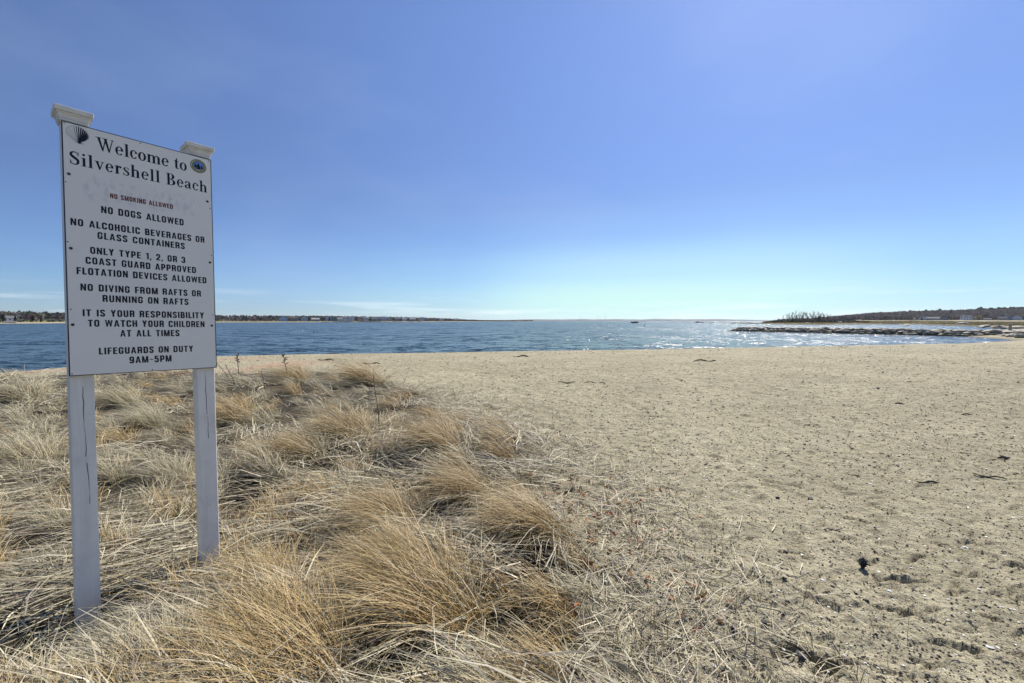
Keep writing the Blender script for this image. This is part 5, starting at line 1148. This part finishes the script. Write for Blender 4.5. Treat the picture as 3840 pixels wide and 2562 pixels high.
# dried goldenrod stems
M_STEM = mat_noise('dry_stem', (.05, .04, .03), (.12, .09, .065), 20, .8, 0)
def goldenrod(px, py, eh, h, lean, lb, plume=True, seed=0):
    Z0 = eh * F / (py - 1204); x0 = (px - 1920) / F * Z0; z0 = float(ground(x0, Z0)[0]); rr = random.Random(seed)
    e = empty('dried_weed', (x0, Z0, z0), 0, label=lb, cat='weed', group='dried weed stalks in the grass')
    s = MB(); pts = [Vector((lean * h * (i / 6) ** 1.5, .02 * math.sin(i), h * i / 6 - .03)) for i in range(7)]; s.tube(pts, [.0045 * (1 + Z0 / 9) * (1 - .6 * i / 6) for i in range(7)], 5); link('stem', s.mesh('stem', M_STEM), e)
    l = MB()
    for i in range(34):
        u = rr.uniform(.25, .98); k = min(5, int(u * 6)); p = pts[k].lerp(pts[k + 1], u * 6 - k); a = rr.uniform(0, 6.28); ll = rr.uniform(.015, .04) * (1 + Z0 / 14)
        d = Vector((math.cos(a) * ll, math.sin(a) * ll, rr.uniform(-.01, .02))); sd_ = Vector((-d.y, d.x, 0)).normalized() * .004 * (1 + Z0 / 9)
        l.add([p, p + d * .5 + sd_, p + d, p + d * .5 - sd_], [(0, 1, 2, 3)])
    link('dry_leaves', l.mesh('dry_leaves', M_STEM), e)
    if plume:
        q = MB(); tp = pts[-1]
        for i in range(9):
            b0 = pts[-1].lerp(pts[-3], (9 - i) / 9); d = Vector((rr.choice((-1, 1)) * rr.uniform(.02, .10) * (1 - i / 14), rr.uniform(-.03, .03), rr.uniform(.015, .05))); q.tube([b0, b0 + d * .6 + Vector((0, 0, .015)), b0 + d], .004 * (1 + Z0 / 9), 3)
            for j in range(5): c_ = b0 + d * (.3 + .14 * j) + Vector((0, 0, .012)); q.add([c_, c_ + Vector((.006, 0, .007)), c_ + Vector((0, 0, .015)), c_ + Vector((-.006, 0, .007))], [(0, 1, 2, 3)])
        link('plume', q.mesh('plume', M_STEM), e)
goldenrod(888, 1420, 1.36, .66, .02, 'upright dark weed stalk with feathery top close right of the board', True, 1)
goldenrod(872, 1440, 1.36, .50, -.35, 'short weed stalk bowed over, beside the board edge', False, 2)
goldenrod(860, 1430, 1.36, .52, -.6, 'leaning weed stalk nearest the board edge', False, 3)
goldenrod(1075, 1425, 1.36, .70, -.12, 'tall weed stalk with a ragged plume standing against the water', True, 4)
goldenrod(1416, 1600, 1.40, .80, -.08, 'long dark leafy stalk rising before the crest tussock', False, 5)
goldenrod(985, 1450, 1.36, .42, -.1, 'small thin stalk right of the feathery weed', False, 6)
goldenrod(730, 1560, 1.37, .34, .05, 'short stalk seen between the posts under the board', False, 7)

# curled brown leaves
r = np.random.default_rng(99); LM = mat_attr('brown_leaves', .7, .25)
n = 900; lz = 1.45 * (4.5 ** r.random(n)); lx = np.interp(lz, GR_Y, GR_X) - .15 + r.normal(-.35, .5, n); sel = (fbm(lx, lz, 1.4, 2, 6) > .02); lx, lz = lx[sel], lz[sel]; n = len(lx)
C0 = np.stack([lx, lz, ground(lx, lz) + .012 + .02 * r.random(n)], 1); a = r.normal(size=(n, 3)) * [1, 1, .35]; a /= np.linalg.norm(a, axis=1, keepdims=True); b = np.cross(a, r.normal(size=(n, 3)) * [.5, .5, 1] + [0, 0, .6]); b /= np.linalg.norm(b, axis=1, keepdims=True)
sl = r.uniform(.014, .032, (n, 1)); nn_ = np.cross(a, b)
V = np.stack([C0 - a * sl, C0 - b * sl * .55 + nn_ * sl * .3, C0 + a * sl, C0 + b * sl * .55 + nn_ * sl * .35], 1).reshape(-1, 3); i0 = np.arange(n) * 4
Fc = np.concatenate([np.stack([i0, i0 + 1, i0 + 2], 1), np.stack([i0, i0 + 2, i0 + 3], 1)])
cl = np.repeat(np.array([[.30, .13, .05]]) * r.uniform(.5, 1.5, (n, 1)) + r.normal(0, .015, (n, 3)), 4, 0)
link('leaf_litter', np_mesh('leaf_litter', V, Fc, LM, np.clip(cl, .01, 1)), label='curled rusty brown leaves caught in the straw at the dune edge', cat='leaves', kind='stuff')

# ------------------------------------------------------------------ pebbles, shells, driftwood on the sand
def lumps(P_, S3, r):
    n = len(P_); base = np.array([(1, 0, 0), (-1, 0, 0), (0, 1, 0), (0, -1, 0), (0, 0, 1), (0, 0, -1)], float)
    fc = np.array([(0, 2, 4), (2, 1, 4), (1, 3, 4), (3, 0, 4), (2, 0, 5), (1, 2, 5), (3, 1, 5), (0, 3, 5)])
    a = r.random(n) * 6.283; c, s = np.cos(a), np.sin(a)
    q = base[None] * S3[:, None, :] * r.uniform(.7, 1.3, (n, 6, 1))
    X_ = q[..., 0] * c[:, None] - q[..., 1] * s[:, None]; Y_ = q[..., 0] * s[:, None] + q[..., 1] * c[:, None]
    return (np.stack([X_, Y_, q[..., 2]], 2) + P_[:, None]).reshape(-1, 3), (np.arange(n)[:, None, None] * 6 + fc[None]).reshape(-1, 3)
r = np.random.default_rng(44); n = 40000; Z_ = 1.5 * (22 ** (r.random(n) ** 1.15)); x_ = (r.random(n) * 1.75 - .45) * Z_; ok = grass_mask(x_, Z_) < .4; x_, Z_ = x_[ok], Z_[ok]; n = len(x_)
sz = r.gamma(2.2, .0011, n) + .0013; sz = np.minimum(sz, .0075) * (1 + Z_ / 16)
zz = ground(x_, Z_); pv, pf = lumps(np.stack([x_, Z_, zz + sz * .2], 1), np.stack([sz * 1.2, sz, sz * .7], 1), r)
pc = np.repeat(np.array([[.095, .082, .068]]) * r.uniform(.4, 2.2, (n, 1)), 6, 0)
link('pebbles', np_mesh('pebbles', pv, pf, mat_attr('pebble', .8), np.clip(pc, .01, 1)), label='small dark pebbles and weed crumbs scattered all over the sand', cat='pebbles', kind='stuff')
n = 1500; Z_ = 1.6 * (18 ** (r.random(n) ** 1.1)); x_ = (r.random(n) * 1.6 - .3) * Z_; ok = grass_mask(x_, Z_) < .3; x_, Z_ = x_[ok], Z_[ok]; n = len(x_); sz = r.uniform(.0025, .007, n) * (1 + Z_ / 14)
pv, pf = lumps(np.stack([x_, Z_, ground(x_, Z_) + sz * .5], 1), np.stack([sz * 1.3, sz, sz * .35], 1), r)
M_SHELL = flat('white_shell', (.78, .76, .72), .4)
link('shell_fragments', np_mesh('shell_fragments', pv, pf, M_SHELL), label='tiny white shell chips sprinkled over the sand', cat='shell chips', kind='stuff')
def on_sand(px, py):
    Z0 = 1.5 * F / (py - 1204)
    for _ in range(8):
        x0 = (px - 1920) / F * Z0; z0 = float(ground(x0, Z0)[0]); Z0 = (EYE - z0) * F / (py - 1204)
    return Vector((x0, Z0, z0))
# cupped shells
import bmesh
def shell_mesh():
    bm = bmesh.new(); n = 14; c = bm.verts.new((0, -.9, .02)); ring1 = []; ring2 = []
    for k in range(n + 1):
        a = R(-20 + 220 * k / n); w = 1 + .05 * (k % 2); ring1.append(bm.verts.new((.6 * math.cos(a) * w, .5 * math.sin(a) * w - .1, .34))); ring2.append(bm.verts.new((math.cos(a) * w, math.sin(a) * w * .95, .0)))
    for k in range(n): bm.faces.new((c, ring1[k], ring1[k + 1])); bm.faces.new((ring1[k], ring2[k], ring2[k + 1], ring1[k + 1]))
    me = bpy.data.meshes.new('shell'); bm.to_mesh(me); bm.free(); me.materials.append(M_SHELL); return me
sm_ = shell_mesh()
for i, (px, py, s, lb) in enumerate([(3665, 2075, .017, 'largest white shell, alone on the sand at the right'), (3120, 2203, .014, 'white shell left of the dark sand hollows'), (3285, 1826, .016, 'white shell in the middle of the open sand'), (2662, 1810, .014, 'small white shell on the sand right of the straw'),
        (2825, 1873, .012, 'tiny white shell a little farther right of the straw'), (3778, 2472, .015, 'white shell near the bottom right corner'), (3375, 2246, .012, 'tiny white shell just below the dark sand hollows'), (2305, 1578, .018, 'faint white shell on the far sand left of centre'), (2745, 2325, .012, 'tiny white shell at lower middle of the sand'), (2563, 2427, .014, 'white shell beside the fallen straws at the bottom')]):
    o = link('shell', sm_, None, on_sand(px, py) + Vector((0, 0, .002)), label=lb, cat='shell', group='white shells on the sand'); o.scale = (s, s, s); o.rotation_euler = (.2, .1, i * 1.7)
# dark stones
M_DST = mat_noise('dark_stone', (.03, .03, .035), (.09, .085, .08), 30, .7, .3, .003)
dst = [rock_mesh(300 + i, M_DST) for i in range(4)]
for i, (px, py, s, lb) in enumerate([(2779, 2406, .020, 'dark grey stone, roundest one right of the straws'), (2895, 2378, .018, 'dark oval stone at lower middle of the sand'), (2972, 2095, .014, 'small dark stone left of the burnt cone'), (3048, 2522, .028, 'grey stone beside the bottom hollow'), (2596, 2440, .022, 'brown flat stone near the bottom straws'),
        (3295, 1460, .03, 'dark stone far up the open sand'), (3300, 1398, .025, 'farther dark stone on the open sand'), (3060, 1887, .022, 'bluish stone at the left edge of the open sand'), (2935, 1883, .018, 'bluish grey stone farther left on the sand'), (3290, 2290, .014, 'small dark stone below the hollows')]):
    o = link('stone', dst[i % 4], None, on_sand(px, py) + Vector((0, 0, s * .4)), label=lb, cat='stone', group='dark stones on the sand'); o.scale = (s * 1.2, s, s * .8); o.rotation_euler = (0, 0, i)
# pine cone
pc_ = empty('pine_cone', on_sand(3271, 2160), 0, label='dark burnt looking cone standing up on the sand', cat='cone'); q = MB()
for i in range(44):
    u = i / 44; a = i * 2.4; rr = .024 * math.sin(math.pi * (u * .85 + .12)); z = .012 + u * .055; d = Vector((math.cos(a), math.sin(a), .25)); s_ = Vector((-math.sin(a), math.cos(a), 0))
    b0 = Vector((0, 0, z)); q.add([b0, b0 + d * rr * .7 + s_ * .009, b0 + d * rr * 1.25, b0 + d * rr * .7 - s_ * .009, b0 + d * rr * .8 + Vector((0, 0, .006))], [(0, 1, 4), (1, 2, 4), (2, 3, 4), (3, 0, 4), (0, 3, 2, 1)])
link('scales', q.mesh('scales', M_DST), pc_); q = MB(); q.tube([(0, 0, -.005), (0, 0, .065)], [.012, .006], 6); link('core', q.mesh('core', M_DST), pc_)
# driftwood and sticks; dark pieces in the sand hollows stand in for shade
M_DW = mat_noise('dark_driftwood', (.06, .048, .035), (.15, .12, .085), 20, .85, .4, .005); M_PW = mat_noise('pale_driftwood', (.33, .28, .2), (.48, .42, .32), 20, .8, .3, .003)
for i, (px, py, L, a, rad, mt, lb) in enumerate([(3150, 2005, .10, -.15, .006, M_DW, 'short dark stick above the cone'), (3095, 2515, .20, -.7, .017, M_DW, 'dark brown strip added for shade in the bottom hollow'), (3740, 1800, .22, -.5, .012, M_DW, 'dark slanting stick at the right side of the sand'),
        (3510, 1822, .2, -.1, .014, M_DW, 'dark sliver added for shade in a hollow of the right sand'), (3650, 1560, .3, 0, .016, M_DW, 'dark driftwood piece far up at the right'), (3390, 1518, .26, 0, .016, M_DW, 'small dark piece added for shade in a hollow of the far middle sand'), (2230, 1437, .5, -.08, .014, M_DW, 'curved dark stick on the far sand at centre'),
        (2125, 1437, .45, -.05, .02, M_DW, 'long thin stick lying left of the curved one'), (1385, 1366, .7, 0, .03, M_DW, 'flat dark driftwood near the water by the crest tussock'), (1222, 1352, .7, 0, .03, M_DW, 'dark weed covered stick near the water above the left crest tussock'),
        (1960, 1338, .9, 0, .03, M_DW, 'dark weed heap near the water at centre'), (2290, 2178, .13, -.25, .005, M_PW, 'pale straight straw stick at the dune edge'), (2535, 2180, .14, .45, .006, M_PW, 'pale stick slanting on the sand below the straws'), (1955, 2370, .14, .5, .008, M_PW, 'white grey stick at the bottom of the dune edge'),
        (2870, 2330, .16, -.75, .003, M_PW, 'thin pale straw lying alone on the sand'), (2735, 2480, .3, -.85, .004, M_PW, 'long thin straw running to the bottom edge'), (2760, 2180, .35, -.8, .0035, M_PW, 'long thin straw on the sand at lower middle'), (3790, 1728, .13, -.1, .02, M_DW, 'thick dark piece added for shade in a hollow by the right edge'),
        (2645, 1355, .9, 0, .03, M_DW, 'dark weed strip near the water right of centre'), (3165, 1303, .8, 0, .03, M_DW, 'dark stick right by the waterline at the right')]):
    p = on_sand(px, py); rr = random.Random(i); q = MB(); n_ = 7; pts = []
    for j in range(n_):
        u = j / (n_ - 1) - .5; pts.append((u * L * math.cos(a), u * L * math.sin(a) + rr.gauss(0, L * .025), rad * .7 + L * .04 * math.sin(j * 1.3 + i)))
    rad *= .72 if mt is M_DW and rad < .025 else 1.0
    q.tube(pts, [rad * (.4 + .6 * math.sin(math.pi * (j + .6) / n_)) * rr.uniform(.8, 1.2) for j in range(n_)], 6)
    if rad > .011: q.tube([pts[3], (pts[3][0] + L * .12, pts[3][1] + L * .1, pts[3][2] + rad)], [rad * .4, rad * .15], 5)
    link('driftwood', q.mesh('driftwood', mt), None, p, label=lb, cat='driftwood' if mt is M_DW else 'stick', group='sticks and driftwood on the sand')
# seaweed wrack flecks farther up the beach
r = np.random.default_rng(45); n = 5200; Z_ = 4 * (8.2 ** r.random(n)); x_ = (r.random(n) * 2.1 - .8) * Z_; ok = (grass_mask(x_, Z_) < .3) & (shore_d(x_, Z_) > 1); x_, Z_ = x_[ok], Z_[ok]; n = len(x_)
pv, pf = lumps(np.stack([x_, Z_, ground(x_, Z_) + .005], 1), np.stack([r.uniform(.010, .05, n), r.uniform(.008, .022, n), r.uniform(.003, .010, n)], 1) * (.38 + Z_ / 17)[:, None], r)
pc = np.repeat(np.array([[.11, .09, .068]]) * r.uniform(.5, 2.0, (n, 1)), 6, 0)
link('weed_flecks', np_mesh('weed_flecks', pv, pf, mat_attr('dry_weed', .9), np.clip(pc, .01, 1)), label='dark flecks of dry seaweed dotted over the farther beach', cat='seaweed', kind='stuff')

# ------------------------------------------------------------------ thin sea haze
hm = bpy.data.materials.new('haze_air'); hm.use_nodes = True; ht_ = hm.node_tree; ht_.nodes.clear()
pv_ = ht_.nodes.new('ShaderNodeVolumePrincipled'); pv_.inputs['Color'].default_value = (0.90, 0.94, 1.0, 1); pv_.inputs['Density'].default_value = 0.00004; pv_.inputs['Anisotropy'].default_value = 0.3
ho_ = ht_.nodes.new('ShaderNodeOutputMaterial'); ht_.links.new(pv_.outputs[0], ho_.inputs['Volume'])
hb = MB(); hb.box(-16500, 16500, -1500, 15000, -8, 150)
link('haze', hb.mesh('haze', hm), None, kind='stuff', label='thin pale sea haze that softens the distant coast', cat='haze')
